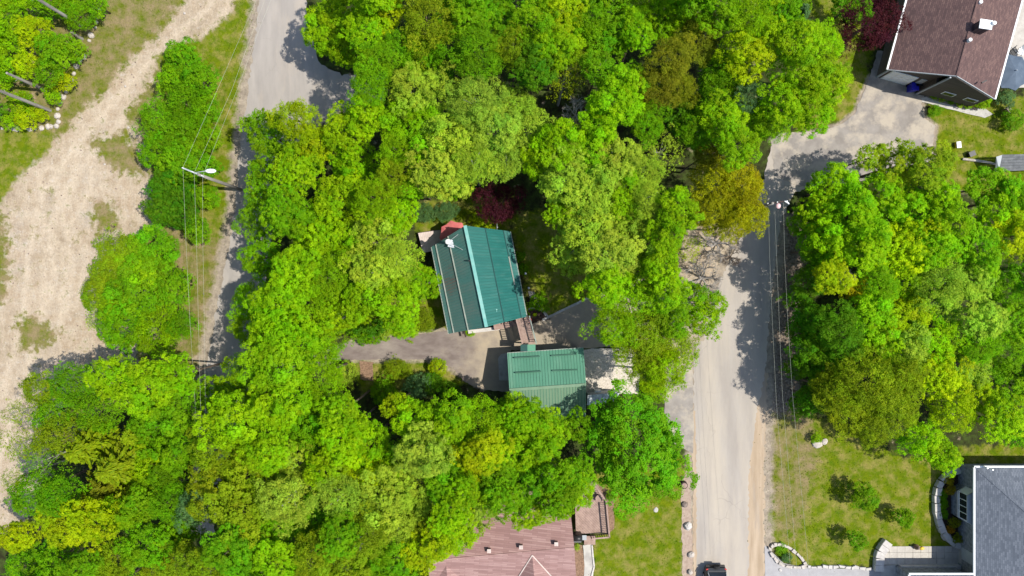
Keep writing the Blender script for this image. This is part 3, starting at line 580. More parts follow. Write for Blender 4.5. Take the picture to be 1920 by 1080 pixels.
wood('across the road', 'east of the road', '''1682,310,48,o 1742,312,46,o 1632,295,30,o,S 1562,352,48,b,,5 1534,402,42,b,,4.5 1602,402,56,b 1662,372,54,b 1712,402,58,b 1762,372,44,b 1782,422,46,b 1562,452,54,b 1622,462,58,b 1692,462,58,b 1750,462,52,b 1524,470,38,g,,4.5 1516,530,40,d,,4.2 1562,520,38,l 1602,545,34,y,S
 1702,522,50,b 1762,532,58,p 1820,522,48,p 1802,572,52,p 1526,602,42,d,,4.2 1572,622,56,d 1632,592,50,b 1692,592,56,b 1652,642,50,b 1702,652,56,p 1752,642,50,b 1518,662,40,d,,4.5 1545,692,42,d,,4.5 1762,702,50,b 1812,682,50,p 1782,762,50,b 1832,742,46,b 1722,822,42,b 1762,850,40,b,,5
 1872,402,48,b 1902,442,46,b 1902,372,42,g 1880,542,48,g 1906,602,46,g 1880,662,50,g 1902,722,50,g 1880,782,48,b 1912,802,40,g 1640,530,44,g 1840,470,46,g 1850,600,46,p 1840,650,40,g 1520,745,36,d,,4 1495,560,26,d,S,3 1497,620,26,d,S,3 1492,690,24,d,S,2.5 1500,760,24,d,S,2.5 1850,350,40,g,,5 1980,500,80,g 1980,700,80,g 1500,420,26,g,S,3.5''', (4.8, 7.4))
wood('edging the lawn', 'at the edge of the front lawn', '''1620,722,70,o,F 1590,765,54,o,F 1672,762,52,o,F 1632,800,40,o,F 1560,730,46,o,F 1690,710,46,o,F''', (5.5, 7.5))
big = tree(1194, 838, 105, 'g', '', '', 6.2, 'L', label='large round mid green tree standing alone beside the south lawn', squash=.8)
big.children[1].color = (.15, .315, .004, 1)
tree(1630, 44, 64, 'r', '', '', 3.6, 'F', label='dark red-leaved tree beside the mauve-roofed house', squash=.8)
tree(1600, 5, 40, 'g', '', '', 3.6, 'M', label='mid green tree behind the dark red-leaved tree')
tree(938, 382, 47, 'r', '', '', 4.0, 'F', label='small dark red-leaved tree behind the green-roofed house', squash=.8)
tree(1620, 930, 26, 'g', '', '', 1.7, 'M', label='small mid green lawn tree, largest of the three young ones', name='young_tree')
tree(1695, 970, 20, 'g', '', '', 1.4, 'M', label='young green lawn tree near the curved garden wall', name='young_tree')
tree(1607, 1013, 20, 'g', '', '', 1.5, 'M', label='young green lawn tree near the pale retaining wall', name='young_tree')

def shrub(px, py, r, c, label, var='S', h=None, group=None, squash=.8, name='shrub', cat='shrub'):
    rm_ = r / PXM; h = h or rm_ * .5; base = P(px, py, h); base.z = 0
    t = thing(name, base, label, cat, group); t.rotation_euler.z = R.uniform(0, 6.28)
    s = MB()
    for i in range(4): a = i * 1.57 + .3; s.tube([(0, 0, -.01), (math.cos(a) * rm_ * .3, math.sin(a) * rm_ * .3, h)], [.02, .008], 4)
    s.build('stem', BARK, t, org=(0, 0, 0))
    o = bpy.data.objects.new('foliage', R.choice(CROWN[var])); col.objects.link(o); o.parent = t
    o.location = (0, 0, h); o.scale = (rm_, rm_, rm_ * squash); q = COLS.get(c, c); o.color = (*q, 1)
    return t
shrub(820, 690, 19, 'l', 'round yellow-green clipped shrub at the driveway bend', squash=1, h=.7)
shrub(797, 602, 23, 'o', 'olive green rounded shrub beside the driveway near the house', 'F', h=.8)
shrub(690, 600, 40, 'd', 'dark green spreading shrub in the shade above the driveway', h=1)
shrub(745, 692, 26, 'o', 'olive green shrub below the driveway beside the red mulch', 'F', h=.7)
shrub(690, 630, 24, 'g', 'mid green shrub on the upper edge of the driveway', h=.6)
shrub(650, 700, 24, 'p', 'pale green shrub under the trees below the driveway', h=.8)
shrub(760, 612, 26, 'b', 'bright green low planting in the bed above the driveway', h=.4)
shrub(720, 622, 20, 'p', 'pale green low planting in the bed above the driveway', h=.4)
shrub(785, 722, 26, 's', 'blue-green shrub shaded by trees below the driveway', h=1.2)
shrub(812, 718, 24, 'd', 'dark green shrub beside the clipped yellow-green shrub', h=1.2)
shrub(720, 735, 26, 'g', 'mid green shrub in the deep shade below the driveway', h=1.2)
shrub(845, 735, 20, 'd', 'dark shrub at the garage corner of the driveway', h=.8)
shrub(1010, 568, 22, 'g', 'mid green shrub on the house lawn by the concrete path', h=.6)
shrub(984, 575, 9, 'p', 'narrow pale green planting against the green-roofed house wall', h=.3)
shrub(985, 590, 8, 'p', 'short pale green planting beside the mulch bed and house', h=.3)
shrub(1003, 590, 4, 'l', 'tiny yellow-green plant in the mulch bed', h=.2)
shrub(975, 480, 12, 'g', 'mid green foundation shrub along the shaded house wall', h=.5)
shrub(980, 505, 11, 'g', 'mid green foundation shrub at the back lawn corner', h=.5)
shrub(900, 412, 20, 'l', 'yellow-green shrub behind the house under the red-leaved tree', h=.5)
shrub(925, 420, 16, 'l', 'low yellow-green plants along the back wall', h=.4)
shrub(795, 400, 24, 's', 'grey-green shrub behind the pale patio deck', 'F', h=1)
shrub(838, 398, 22, 's', 'grey-green shrub behind the red umbrella', 'F', h=1)
shrub(880, 619, 12, 'b', 'small bright green planting at the house front wall', h=.3, squash=.5)
shrub(1752, 208, 13, 'g', 'round green shrub on the corner lawn beside the worn driveway', h=.5)
for i, (x, y, r, c) in enumerate([(1752, 178, 9, 'b'), (1768, 184, 9, 'p'), (1784, 188, 9, 'g'), (1800, 193, 9, 'p'), (1815, 197, 8, 'b')]):
    shrub(x, y, r, c, f'{CW[c]} bedding plant along the brown gable wall' + (' by the corner' if i == 0 else ' under the window' if i == 3 else ' beside the kerb' if i in (1, 4) else ''), h=.3, name='bedding_plant', cat='plant')
shrub(1842, 190, 16, 'b', 'bright green rounded bush at the end of the gable wall', h=.6)
shrub(1885, 185, 20, 's', 'blue-green shrub beside the back patio', h=.8)
shrub(1900, 225, 22, 'g', 'mid green shrub behind the patio chair', h=.8)
shrub(1530, 822, 12, 'b', 'small bright green shrub by the pale rocks on the front lawn', h=.5)
shrub(1145, 930, 11, 'g', 'small green shrub beside the deck rail', h=.5)
shrub(1081, 1025, 8, 'p', 'pale variegated plant in the red mulch beside the footpath', h=.3)
shrub(1475, 1046, 10, 's', 'pale sage plant in the oval stone bed', h=.3)
shrub(1466, 1030, 13, 'g', 'low green mat plant in the oval stone bed', h=.12, squash=.3)
shrub(1779, 902, 10, (.36, .30, .01), 'golden round shrub in the curved bed, upper of the touching pair', h=.5, squash=1)
shrub(1782, 919, 10, (.34, .27, .01), 'golden round shrub in the curved bed, lower of the touching pair', h=.5, squash=1)
shrub(1789, 980, 11, (.22, .24, .01), 'yellow-green round shrub in the curved bed next to the orange one', h=.5, squash=1)
shrub(1781, 993, 8, (.4, .22, .01), 'orange-gold small shrub in the curved bed', h=.4, squash=1)
shrub(1795, 1010, 11, (.2, .24, .01), 'yellow-green round shrub beside the large pale boulder', h=.5, squash=1)
for i, y in enumerate((928, 945, 962)): shrub(1767, y, 11, 'g', 'mid green clipped hedge plant along the curved garden wall', 'M', h=.3, group='hedge plants in the curved bed', squash=.6, name='hedge_plant')
shrub(385, 352, 9, 'y', 'small yellow shrub under the street light', h=1.2)
shrub(1230, 735, 22, 'b', 'bright green shrub between gravel pad and apron', h=.8)

def bare(px, py, r, label, seed, mat, z=0.0, up=.35, hscale=1.0):
    b0 = P(px, py, z + .5); b0.z = 0; s = r / PXM
    t = thing('bare_shrub' if z == 0 else 'dead_tree', b0, label, 'shrub' if z == 0 else 'tree')
    if z > 0: MB().tube([(0, 0, -.02), (.05, .02, z * .6), (0, 0, z)], [.16, .12, .08], 7).build('trunk', mat, t, org=(0, 0, 0))
    o = bpy.data.objects.new('branches', bare_mesh('bare_branches', seed, mat, up=up, r0=.032)); col.objects.link(o); o.parent = t; o.location = (0, 0, z); o.scale = (s, s, s * hscale)
    return t
bare(1080, 214, 36, 'bare dead grey tree in a gap of the wood', 5, GREYBARK, 8)
bare(1318, 522, 58, 'large bare grey shrub beside the road, next to bright green trees', 6, GREYBARK)
bare(1345, 455, 54, 'bare grey shrub below the golden yellow trees', 7, GREYBARK)
bare(1372, 482, 30, 'thin bare brown sapling reaching towards the road', 8, BARK)
bare(1585, 520, 26, 'bare grey branches among the trees east of the road', 9, GREYBARK, 6)
bare(1010, 875, 40, 'bare pale limbs showing in a gap beside the large round tree', 10, GREYBARK, 6.5)
bare(672, 1010, 26, 'bare grey twigs showing in the south wood', 12, GREYBARK, 9)
for i, (bx, by, hh, lb) in enumerate([(158, 52, 9, 'tall grey bare trunk standing at the end of the boulder row'), (154, 73, 1.6, 'short grey broken trunk beside the boulder row'), (88, 170, 5, 'grey bare trunk leaning among yellow-green trees, shorter of the pair'), (94, 207, 9, 'tall grey bare trunk above the corner of the boulder row')]):
    g0 = P(bx, by); t = MB().tube([(0, 0, -.05), (.02, 0, hh * .5), (.05, .03, hh)], [.15, .13, .09], 8)
    for q in range(4): a = q * 1.9; t.tube([(0, 0, hh * (.5 + .1 * q)), (math.cos(a) * .3, math.sin(a) * .3, hh * (.5 + .1 * q) + .1)], [.03, .012], 4)
    o = t.build('bare_pole_tree', POLEWOOD, org=(0, 0, 0)); o.location = g0; tag(o, lb, 'dead trunk')
# ------------------------------------------------------------------ buildings
def ribs(m, a0, a1, b0, b1, spacing, w=.035, h=.035):
    """raised ribs between the line a0-a1 (upper edge) and b0-b1 (lower edge)"""
    a0, a1, b0, b1 = map(Vector, (a0, a1, b0, b1)); n = max(2, int((a1 - a0).length / spacing))
    for i in range(n):
        t = (i + .5) / n; up = Vector((0, 0, h / 2)); m.beam(lerp(a0, a1, t) + up, lerp(b0, b1, t) + up, w, h)

# ---- green-roofed house
hc = P(902, 530); house = thing('green_roofed_house', hc, 'dark green metal-roofed house with prow gable among the trees', 'house')
ZR, ZL2, ZE = 4.9, 2.85, 2.6
r0, r1 = P(872, 423, ZR), P(912, 613, ZR)
def zmid(t): return ZR * (1 - t) + ZL2 * t
L1a, L1b = P(840, 443, zmid(.55)), P(878, 619, zmid(.55)); L2a, L2b = P(817, 458, ZL2), P(851, 624, ZL2); L3a, L3b = P(809, 463, ZE), P(841, 626, ZE)
Q1a, Q1b = P(910, 428, zmid(.46)), P(946, 604, zmid(.46)); Q2a, Q2b = P(944, 432, ZL2), P(978, 596, ZL2); Q3a, Q3b = P(957, 434, ZE), P(988, 594, ZE)
def panel(a0, a1, b0, b1, mat, label=None):
    m = MB(); pts = [a0, a1, b1, b0]
    nrm = (Vector(a1) - Vector(a0)).cross(Vector(b0) - Vector(a0))
    if nrm.z < 0: pts = pts[::-1]
    m.slab(pts, .06); o = m.build('roof_panel', mat, house)
    k = MB(); ribs(k, a0, a1, b0, b1, .24, .04, .03); k.build('ribs', TEALRIB if mat is TEAL else DGRIB, o, kind='stuff')
    if label: o['label'] = label
    return o
panel(r0, r1, L1a, L1b, DGREEN); panel(L1a, L1b, L2a, L2b, RUSTY, 'brown-stained dark green roof panel'); panel(L2a, L2b, L3a, L3b, DGREEN)
panel(r0, r1, Q1a, Q1b, TEAL, 'bright teal roof panel'); panel(Q1a, Q1b, Q2a, Q2b, TEAL); panel(Q2a, Q2b, Q3a, Q3b, TEAL)
up = Vector((0, 0, .05))
for a, b_, w_, mt in ((r0, r1, .26, TRIMG), (L1a, L1b, .1, TRIMB), (L2a, L2b, .1, TRIMB), (Q1a, Q1b, .07, DARKTRIM), (Q2a, Q2b, .07, DARKTRIM)):
    MB().beam(a + up, b_ + up, w_, .07).build('ridge_cap' if a is r0 else 'roof_batten', mt, house)
for a, b_ in ((L3a, L3b), (Q3a, Q3b)): MB().beam(a - up, b_ - up, .1, .12).build('eave_trim', TRIMB, house)
MB().beam(lerp(Q2a, Q2b, .3) + up * 1.6, lerp(Q2a, Q2b, .62) + up * 1.6, .1, .05).build('patch_strip', TRIMB, house)
wl = [lerp(L3a, L3b, .08), lerp(L3a, L3b, .95), lerp(Q3a, Q3b, .95), lerp(Q3a, Q3b, .08)]
cc = sum(wl, Vector()) / 4
wl = [cc + (p - cc) * .9 for p in wl]
gab = [lerp(r0, r1, .12), lerp(r0, r1, .95)]
m = MB(); m.prism([(p.x, p.y) for p in wl], 0, ZE - .15); m.build('wall', BROWNWALL, house)
for (a, b_, g_) in ((wl[0], wl[3], gab[0]), (wl[1], wl[2], gab[1])):
    a2, b2, g2 = [Vector((p.x, p.y, ZE - .14)) for p in (a, b_, g_)]; t2 = lerp(a2, b2, .5); t2.z = ZR - .25
    d_ = (wl[1] - wl[0]).normalized() * .06
    MB().add([a2 - d_, b2 - d_, t2 - d_, a2 + d_, b2 + d_, t2 + d_], [(0, 1, 2), (5, 4, 3), (0, 3, 4, 1), (1, 4, 5, 2), (2, 5, 3, 0)]).build('gable', BROWNWALL, house)
m = MB(); m.box(P(924, 585, 3.95), (.55, .5, .5), -.2); vb = m.build('roof_vent', GALV, house); m = MB(); m.box(P(924, 585, 4.22), (.62, .58, .05), -.2); m.build('vent_cap', TRIMG, vb)
MB().tube([P(880, 489, 4.6), P(880, 489, 5.15)], .06, 8).build('vent_pipe', BLACK, house)
mast = P(842, 455, 3.9); mast.z = 3.6
cp = MB(); cp.tube([mast, mast + Vector((0, 0, 1.5))], .1, 10); cp = cp.build('chimney_pipe', GALV, house, True)
MB().ball(mast + Vector((0, 0, 1.55)), (.22, .22, .12), 12, 6).build('rain_cap', WHITE, cp, True)
m = MB(); m.box(mast + Vector((.3, -.1, .38)), (.7, .6, .05), -.2); m.build('flashing', GALV, cp)
for dx, dy in ((1.1, .9), (1.3, -.7)): MB().tube([mast + Vector((0, 0, 1.2)), mast + Vector((dx, dy, .62 + .2 * (dx > 1.2)))], .015, 4).build('stay_rod', GALV, cp)
sd = P(933, 426, 2.9); MB().tube([sd - Vector((0, 0, .5)), sd], .03, 6).build('dish_mast', GALV, house)
m = MB()
rings = [[sd + Vector((.12 * k * k * .5 - .1, 0, 0)) + Vector((-.25, .35 * k * math.cos(a), .35 * k * math.sin(a))) * 1 + Vector((.25, 0, 0)) for a in np.linspace(0, 6.283, 13)[:-1]] for k in (.05, .5, 1)]
vs = [p for rg in rings for p in rg]; m.add(vs, [(i * 12 + k, i * 12 + (k + 1) % 12, (i + 1) * 12 + (k + 1) % 12, (i + 1) * 12 + k) for i in range(2) for k in range(12)] + [tuple(range(12))]); m.build('satellite_dish', WHITE, house)
# front porch bits under the roof edge
m = MB(); m.box(P(948, 609, .5) , (2.0, .5, .9), .2); m.build('porch_base', DECKW, house)
for x in (940, 946, 952, 958, 963): q = P(x, 606 - (x - 940) * .22, 1.6); MB().beam(q - Vector((0, 0, 1)), q + Vector((0, 0, .9)), .1, .1, up=(1, 0, 0)).build('porch_post', RAILW, house)
m = MB(); m.beam(P(878, 622, .25), P(937, 615, .25), .3, .5); m.build('planter_wall', CAPSTONE, house)
MB().beam(P(870, 620, .9), P(873, 632, .9), .12, .12).build('downspout', RAILW, house)

# ---- raised walkway from the house to the garage loft
wk = thing('raised_walkway', P(980, 628), 'pinkish wooden raised walkway with dark railings from house to garage', 'walkway')
ZW = 2.0
a0, a1 = P(970, 597, ZW), P(983, 648, ZW); d_ = (a1 - a0).normalized(); sd_ = Vector((-d_.y, d_.x, 0)); ln = (a1 - a0).length
nb = 20
for i in range(nb):
    c_ = a0 + d_ * ((i + .5) * ln / nb) + sd_ * .42; m = MB(); m.box((c_.x, c_.y, ZW), (.95, ln / nb - .015, .05), math.atan2(d_.y, d_.x) + math.pi / 2); m.build('deck_board', DECKW, wk)
for s_ in (-.1, 1.0):
    p, q = a0 + sd_ * s_, a1 + sd_ * s_
    tr = MB().beam(p + Vector((0, 0, .98)), q + Vector((0, 0, .98)), .1, .06).build('handrail', DECKW if s_ < 0 else TRIMB, wk)
    MB().beam(p + Vector((0, 0, .12)), q + Vector((0, 0, .12)), .06, .06).build('bottom_rail', RAILW, wk)
    MB().beam(p - Vector((0, 0, .12)), q - Vector((0, 0, .12)), .06, .2).build('joist', RAILW, wk)
    for i in range(15): b_ = lerp(p, q, (i + .5) / 15); MB().beam(b_ + Vector((0, 0, .1)), b_ + Vector((0, 0, .95)), .05, .05, up=(1, 0, 0)).build('baluster', RAILW, wk)
    for t in (.05, .95): b_ = lerp(p, q, t); MB().beam(Vector((b_.x, b_.y, 0)), Vector((b_.x, b_.y, ZW)), .12, .12, up=(1, 0, 0)).build('post', RAILW, wk)

# ---- garage
gar = thing('green_garage', P(1025, 715), 'pale green ribbed metal-roofed garage beside the driveway', 'garage')
ZG, ZGR = 2.95, 4.1
e0, e1 = P(951, 662, ZG), P(1094, 652, ZG); g0, g1 = P(955, 731, ZGR), P(1099, 721, ZGR); s0 = Vector((g0.x * 2 - e0.x, g0.y * 2 - e0.y, ZG)); s1 = Vector((g1.x * 2 - e1.x, g1.y * 2 - e1.y, ZG))
for (a, b_, c_, d_, mt) in ((g0, g1, e0, e1, GGREEN), (g0, g1, s0, s1, GGREEN2)):
    pts = [a, c_, d_, b_]
    if (Vector(c_) - a).cross(Vector(b_) - a).z < 0: pts = pts[::-1]
    o = MB().slab(pts, .07).build('roof_panel', mt, gar); k = MB(); ribs(k, a, b_, c_, d_, .23, .03, .03); k.build('ribs', GGRIB, o, kind='stuff')
MB().beam(g0 + up, g1 + up, .22, .05).build('ridge_cap', GGREEN2, gar)
for (xa, ya, xb, yb) in ((964, 671, 1012, 668), (1033, 667, 1080, 664), (966, 699, 1014, 696), (1035, 695, 1083, 693)):
    def zr(y): return ZG + (ZGR - ZG) * (y - 657) / 69
    MB().beam(P(xa, ya, zr(ya) + .1), P(xb, yb, zr(yb) + .1), .1, .16).build('snow_guard', GREENWALL, gar)
cc = (e0 + e1 + s0 + s1) / 4; wq = [cc + (p - cc) * .94 for p in (e0, e1, s1, s0)]
MB().prism([(p.x, p.y) for p in wq[::-1]], 0, ZG - .12).build('wall', GREENWALL, gar)
for a, b_ in ((wq[0], wq[3]), (wq[1], wq[2])):
    a2, b2 = Vector((a.x, a.y, ZG - .115)), Vector((b_.x, b_.y, ZG - .115)); t2 = lerp(a2, b2, .5); t2.z = ZGR - .12; d_ = Vector((.05, 0, 0))
    MB().add([a2 - d_, b2 - d_, t2 - d_, a2 + d_, b2 + d_, t2 + d_], [(0, 1, 2), (5, 4, 3), (0, 3, 4, 1), (1, 4, 5, 2), (2, 5, 3, 0)]).build('gable', GREENWALL, gar)
MB().beam(e0 - up, e1 - up, .08, .12).build('eave_trim', TRIMB, gar)
pa, pb = P(989, 646, 3.5), P(989, 659, 3.5)
for x, mt in ((976, DGREEN), (1004, GGREEN)):  # shade put into the colour: darker green away from the sun, lighter towards it
    ca, cb = P(x, 646, 3.05), P(x, 658, 3.05); pts = [pa, pb, cb, ca]
    if (pb - pa).cross(ca - pa).z < 0: pts = pts[::-1]
    MB().slab(pts, .05).build('porch_roof', mt, gar)
m = MB(); m.box(P(1090, 667, 1.2), (.2, .3, .4)); m.build('lamp', WHITE, gar)
m = MB(); m.prism([(p.x, p.y) for p in (P(939, 664), P(953, 661), P(956, 713), P(936, 713), P(934, 672))], .0, .09); o = structure(m.build('concrete_pad', CONC))
sr = thing('lean_to_shed', P(1130, 752), 'small silver sheet-metal roofed lean-to below the gravel pad', 'shed')
pts = [P(1102, 741, 2.2), P(1101, 760, 1.9), P(1150, 754, 1.9), P(1163, 736, 2.2)]
if (pts[1] - pts[0]).cross(pts[3] - pts[0]).z < 0: pts = pts[::-1]
o = MB().slab(pts, .05).build('roof', GALV, sr); cc = sum(pts, Vector()) / 4
MB().prism([((cc + (p - cc) * .9).x, (cc + (p - cc) * .9).y) for p in pts], 0, 1.62).build('wall', GREYP, sr)
for i in range(9): t = (i + .5) / 9; a, b_ = lerp(P(1102, 741, 2.22), P(1163, 736, 2.22), t), lerp(P(1101, 760, 1.92), P(1150, 754, 1.92), t); MB().beam(a, b_, .04, .03).build('roof_rib', GALV, sr)
m = MB(); m.box(P(1120, 735, .4), (.5, .35, .8)); o = m.build('propane_box', WHITE); tag(o, 'small white box at the corner of the lean-to shed', 'box')

# ---- patio deck and umbrellas
dk = thing('patio_deck', P(810, 450), 'pale pinkish patio deck at the back corner of the green-roofed house', 'deck')
pd = [P(784, 437, .6), P(826, 428, .6), P(850, 432, .6), P(840, 462, .6), P(812, 470, .6), P(795, 472, .6)]
a0, b0, a1, b1 = P(784, 437, .6), P(793, 474, .6), P(862, 426, .6), P(862, 460, .6)
for i in range(24):
    t0, t1 = i / 24, (i + .93) / 24
    MB().hexa([p - Vector((0, 0, .06)) for p in (lerp(a0, a1, t0), lerp(b0, b1, t0), lerp(b0, b1, t1), lerp(a0, a1, t1))], [lerp(a0, a1, t0), lerp(b0, b1, t0), lerp(b0, b1, t1), lerp(a0, a1, t1)]).build('deck_board', PALEDECK, dk)
for p, q in ((a0, b0), (a0, a1), (b0, b1), (a1, b1)): MB().beam(p - Vector((0, 0, .14)), q - Vector((0, 0, .14)), .08, .14).build('joist', RAILW, dk)
for p in (a0, b0, a1, b1): MB().beam(Vector((p.x, p.y, 0)), p - Vector((0, 0, .07)), .1, .1, up=(1, 0, 0)).build('post', RAILW, dk)
def umbrella(px, py, r, z, mat, label, base_z=0):
    c_ = P(px, py, z); t = thing('patio_umbrella', (c_.x, c_.y, base_z), label, 'umbrella'); rad = r / PXM
    MB().tube([(c_.x, c_.y, base_z), (c_.x, c_.y, z + .1)], .025, 8).build('pole', SILVER, t)
    MB().tube([(c_.x, c_.y, base_z), (c_.x, c_.y, base_z + .1)], [.28, .22], 12).build('base', BLACK, t)
    for i in range(8):
        a, b_ = i * .7854 + .2, (i + 1) * .7854 + .2
        p = Vector((c_.x + rad * math.cos(a), c_.y + rad * math.sin(a), z - .5)); q = Vector((c_.x + rad * math.cos(b_), c_.y + rad * math.sin(b_), z - .5)); top = Vector((c_.x, c_.y, z)); md = (p + q) / 2; md = lerp(md, top, .06)
        dn = Vector((0, 0, -.1)); MB().add([top, p, md, q, p + dn, md + dn, q + dn], [(0, 1, 2), (0, 2, 3), (1, 4, 5, 2), (2, 5, 6, 3)]).build('canopy_panel', mat, t)
        MB().beam(top - Vector((0, 0, .04)), p - Vector((0, 0, .03)), .02, .02).build('rib', SILVER, t)
    MB().ball((c_.x, c_.y, z + .1), .05, 8, 5).build('finial', SILVER, t)
umbrella(850, 440, 27, 2.45, REDCL, 'red canvas patio umbrella tucked beside the green roof', .6)
umbrella(1905, 132, 34, 2.4, BLUECL, 'slate blue patio umbrella beside the mauve-roofed house')

# ---- mauve-roofed house (local frame: u along the front, v towards the back)
O_ = P(1665, 130, 3.0); O_.z = 0; Rg = P(1865, 185, 3.0); Rg.z = 0
U = (Rg - O_); WID = U.length; U.normalize(); V = Vector((-U.y, U.x, 0))
mh = thing('mauve_shingled_house', O_ + U * WID / 2 + V * 4, 'brown house with mauve shingle roof and white garage door', 'house')
def F(u, v, z=0.0): return O_ + U * u + V * v + Vector((0, 0, z))
LEN = 11.0; uc = WID * .49; ZRM, ZEM = 5.2, 3.0
for a, b_ in ((0, uc), (uc, WID)):
    za, zb = (ZEM, ZRM) if a == 0 else (ZRM, ZEM)
    pts = [F(a, 0, za), F(b_, 0, zb), F(b_, LEN, zb), F(a, LEN, za)]
    MB().slab(pts, .12).build('roof', MAUVE, mh)
MB().beam(F(uc, 0, ZRM - .005), F(uc, LEN, ZRM - .005), .14, .05).build('ridge_cap', MAUVE, mh)
for u_ in (-.06, WID + .06): MB().beam(F(u_, -.02, ZEM - .05), F(u_, LEN, ZEM - .05), .13, .13).build('gutter', WHITE, mh)
for a, b_, za, zb in ((0, uc, ZEM, ZRM), (uc, WID, ZRM, ZEM)): MB().beam(F(a, -.03, za - .06), F(b_, -.03, zb - .06), .05, .16).build('fascia', GREYP, mh)
xs = uc + .05
ztop = lambda u: (ZEM + (ZRM - ZEM) * u / uc if u <= uc else ZRM - (ZRM - ZEM) * (u - uc) / (WID - uc)) - .13
def gwall(ua, ub, v, name, mat):
    us = [ua, ub] if not (ua < uc < ub) else [ua, uc, ub]
    fr = [F(ua, v, 0), F(ub, v, 0)] + [F(u, v, ztop(u)) for u in us[::-1]]; bk = [p + V * .15 for p in fr]; n_ = len(fr)
    MB().add(fr + bk, [tuple(range(n_)), tuple(range(2 * n_ - 1, n_ - 1, -1))] + [(i, i + n_, (i + 1) % n_ + n_, (i + 1) % n_) for i in range(n_)]).build(name, mat, mh)
gwall(.45, uc - .2, .4, 'front_wall', BROWNWALL); gwall(uc - .2, WID - .35, -.1, 'gable_wall', BROWNWALL)
for u_, v0 in ((.45, .4), (WID - .35, -.1)): MB().hexa([F(u_, v0 + .16, 0), F(u_ + .15 * (1 if u_ < 1 else -1), v0 + .16, 0), F(u_ + .15 * (1 if u_ < 1 else -1), LEN - .4, 0), F(u_, LEN - .4, 0)], [p + Vector((0, 0, ZEM - .2)) for p in (F(u_, v0 + .16, 0), F(u_ + .15 * (1 if u_ < 1 else -1), v0 + .16, 0), F(u_ + .15 * (1 if u_ < 1 else -1), LEN - .4, 0), F(u_, LEN - .4, 0))]).build('side_wall', BROWNWALL, mh)
MB().hexa([F(uc - .35, -.1), F(uc - .2, -.1), F(uc - .2, .4), F(uc - .35, .4)], [p + Vector((0, 0, 3)) for p in (F(uc - .35, -.1), F(uc - .2, -.1), F(uc - .2, .4), F(uc - .35, .4))]).build('return_wall', BROWNWALL, mh)
for u_ in (.5, uc - .3): MB().beam(F(u_, .37 - .5 * (u_ > 1), 0), F(u_, .37 - .5 * (u_ > 1), ztop(u_)), .13, .1, up=V).build('corner_board', GREYP, mh)
dr = MB().hexa([F(.8, .34), F(3.0, .34), F(3.0, .39), F(.8, .39)], [p + Vector((0, 0, 2.15)) for p in (F(.8, .34), F(3.0, .34), F(3.0, .39), F(.8, .39))]).build('garage_door', WHITE, mh)
for k in range(4):
    for q in range(4): c_ = F(1.08 + q * .55, .335, .3 + k * .52); MB().beam(c_ - U * .22, c_ + U * .22, .02, .38).build('door_panel', WHITE, dr)
MB().beam(F(3.3, .37, 1.05), F(3.75, .37, 1.05), .05, 2.1).build('entry_door', GREYP, mh)
for uw in (uc + 1.0, uc + 2.9):
    wn = MB().beam(F(uw, -.115, 1.75), F(uw + 1.0, -.115, 1.75), .05, .62).build('window', WHITE, mh); MB().beam(F(uw + .08, -.13, 1.75), F(uw + .92, -.13, 1.75), .05, .48).build('pane', GLASS, wn)
def vent(px, py, u_est, h, r, nm, mt, parent, zz): q = P(px, py, zz); MB().tube([q - Vector((0, 0, h)), q], r, 10).build(nm, mt, parent)
vent(1840, 3, 0, .7, .14, 'roof_vent', WHITE, mh, 5.3); vent(1820, 74, 0, .8, .14, 'roof_vent', WHITE, mh, 5.5)
q = P(1848, 46, 5.9); m = MB(); m.box(q - Vector((0, 0, .7)), (.85, .6, 1.4), -.15); ch = m.build('chimney', MAUVE, mh); m = MB(); m.box(q + Vector((0, 0, .03)), (.98, .72, .08), -.15); m.build('chimney_cap', WHITE, ch); MB().tube([q + Vector((.55, .05, -1)), q + Vector((.55, .05, .25))], .15, 10).build('flue', WHITE, ch)
for x, y in ((1805, 139), (1845, 153)): q = P(x, y, 4.7); MB().beam(q + Vector((-.2, -.1, 0)), q + Vector((.2, .1, 0)), .1, .14).build('roof_bracket', BLACK, mh)
# kerb around the bedding and the side bed
kb = thing('bed_kerb', P(1790, 200), 'dark curved kerb edging the bedding along the brown gable wall', 'kerb')
pts = [P(x, y, .08) for x, y in ((1736, 166), (1733, 174), (1738, 180), (1760, 188), (1790, 197), (1820, 203), (1832, 205))]
for a, b_ in zip(pts, pts[1:]): MB().beam(a, lerp(a, b_, .98), .14, .16).build('kerb_stone', ROCKD, kb)
kb = thing('side_kerb', P(1660, 110), 'dark curved kerb along the shaded garage side', 'kerb')
pts = [P(x, y, .08) for x, y in ((1675, 40), (1662, 85), (1654, 115), (1652, 128), (1656, 136), (1662, 139))]
for a, b_ in zip(pts, pts[1:]): MB().beam(a, lerp(a, b_, .98), .14, .16).build('kerb_stone', ROCKD, kb)
def bin_(px, py, label, mat, rz=.2):
    c_ = P(px, py, 0); t = thing('wheeled_bin', c_, label, 'bin')
    m = MB(); m.hexa([(c_.x + x * .22, c_.y + y * .25, .06) for x, y in ((-1, -1), (1, -1), (1, 1), (-1, 1))], [(c_.x + x * .28, c_.y + y * .32, .95) for x, y in ((-1, -1), (1, -1), (1, 1), (-1, 1))]); m.build('body', mat, t)
    m = MB(); m.box((c_.x, c_.y, 1.0), (.6, .68, .07)); m.build('lid', mat, t)
    for s_ in (-.24, .24): MB().tube([(c_.x + s_ - .03, c_.y + .27, .1), (c_.x + s_ + .03, c_.y + .27, .1)], .1, 10).build('wheel', TYRE, t)
bin_(1704, 168, 'bright blue recycling bin in front of the garage door', BLUEP); bin_(1712, 160, 'dark bin behind the blue recycling bin', BLACK)

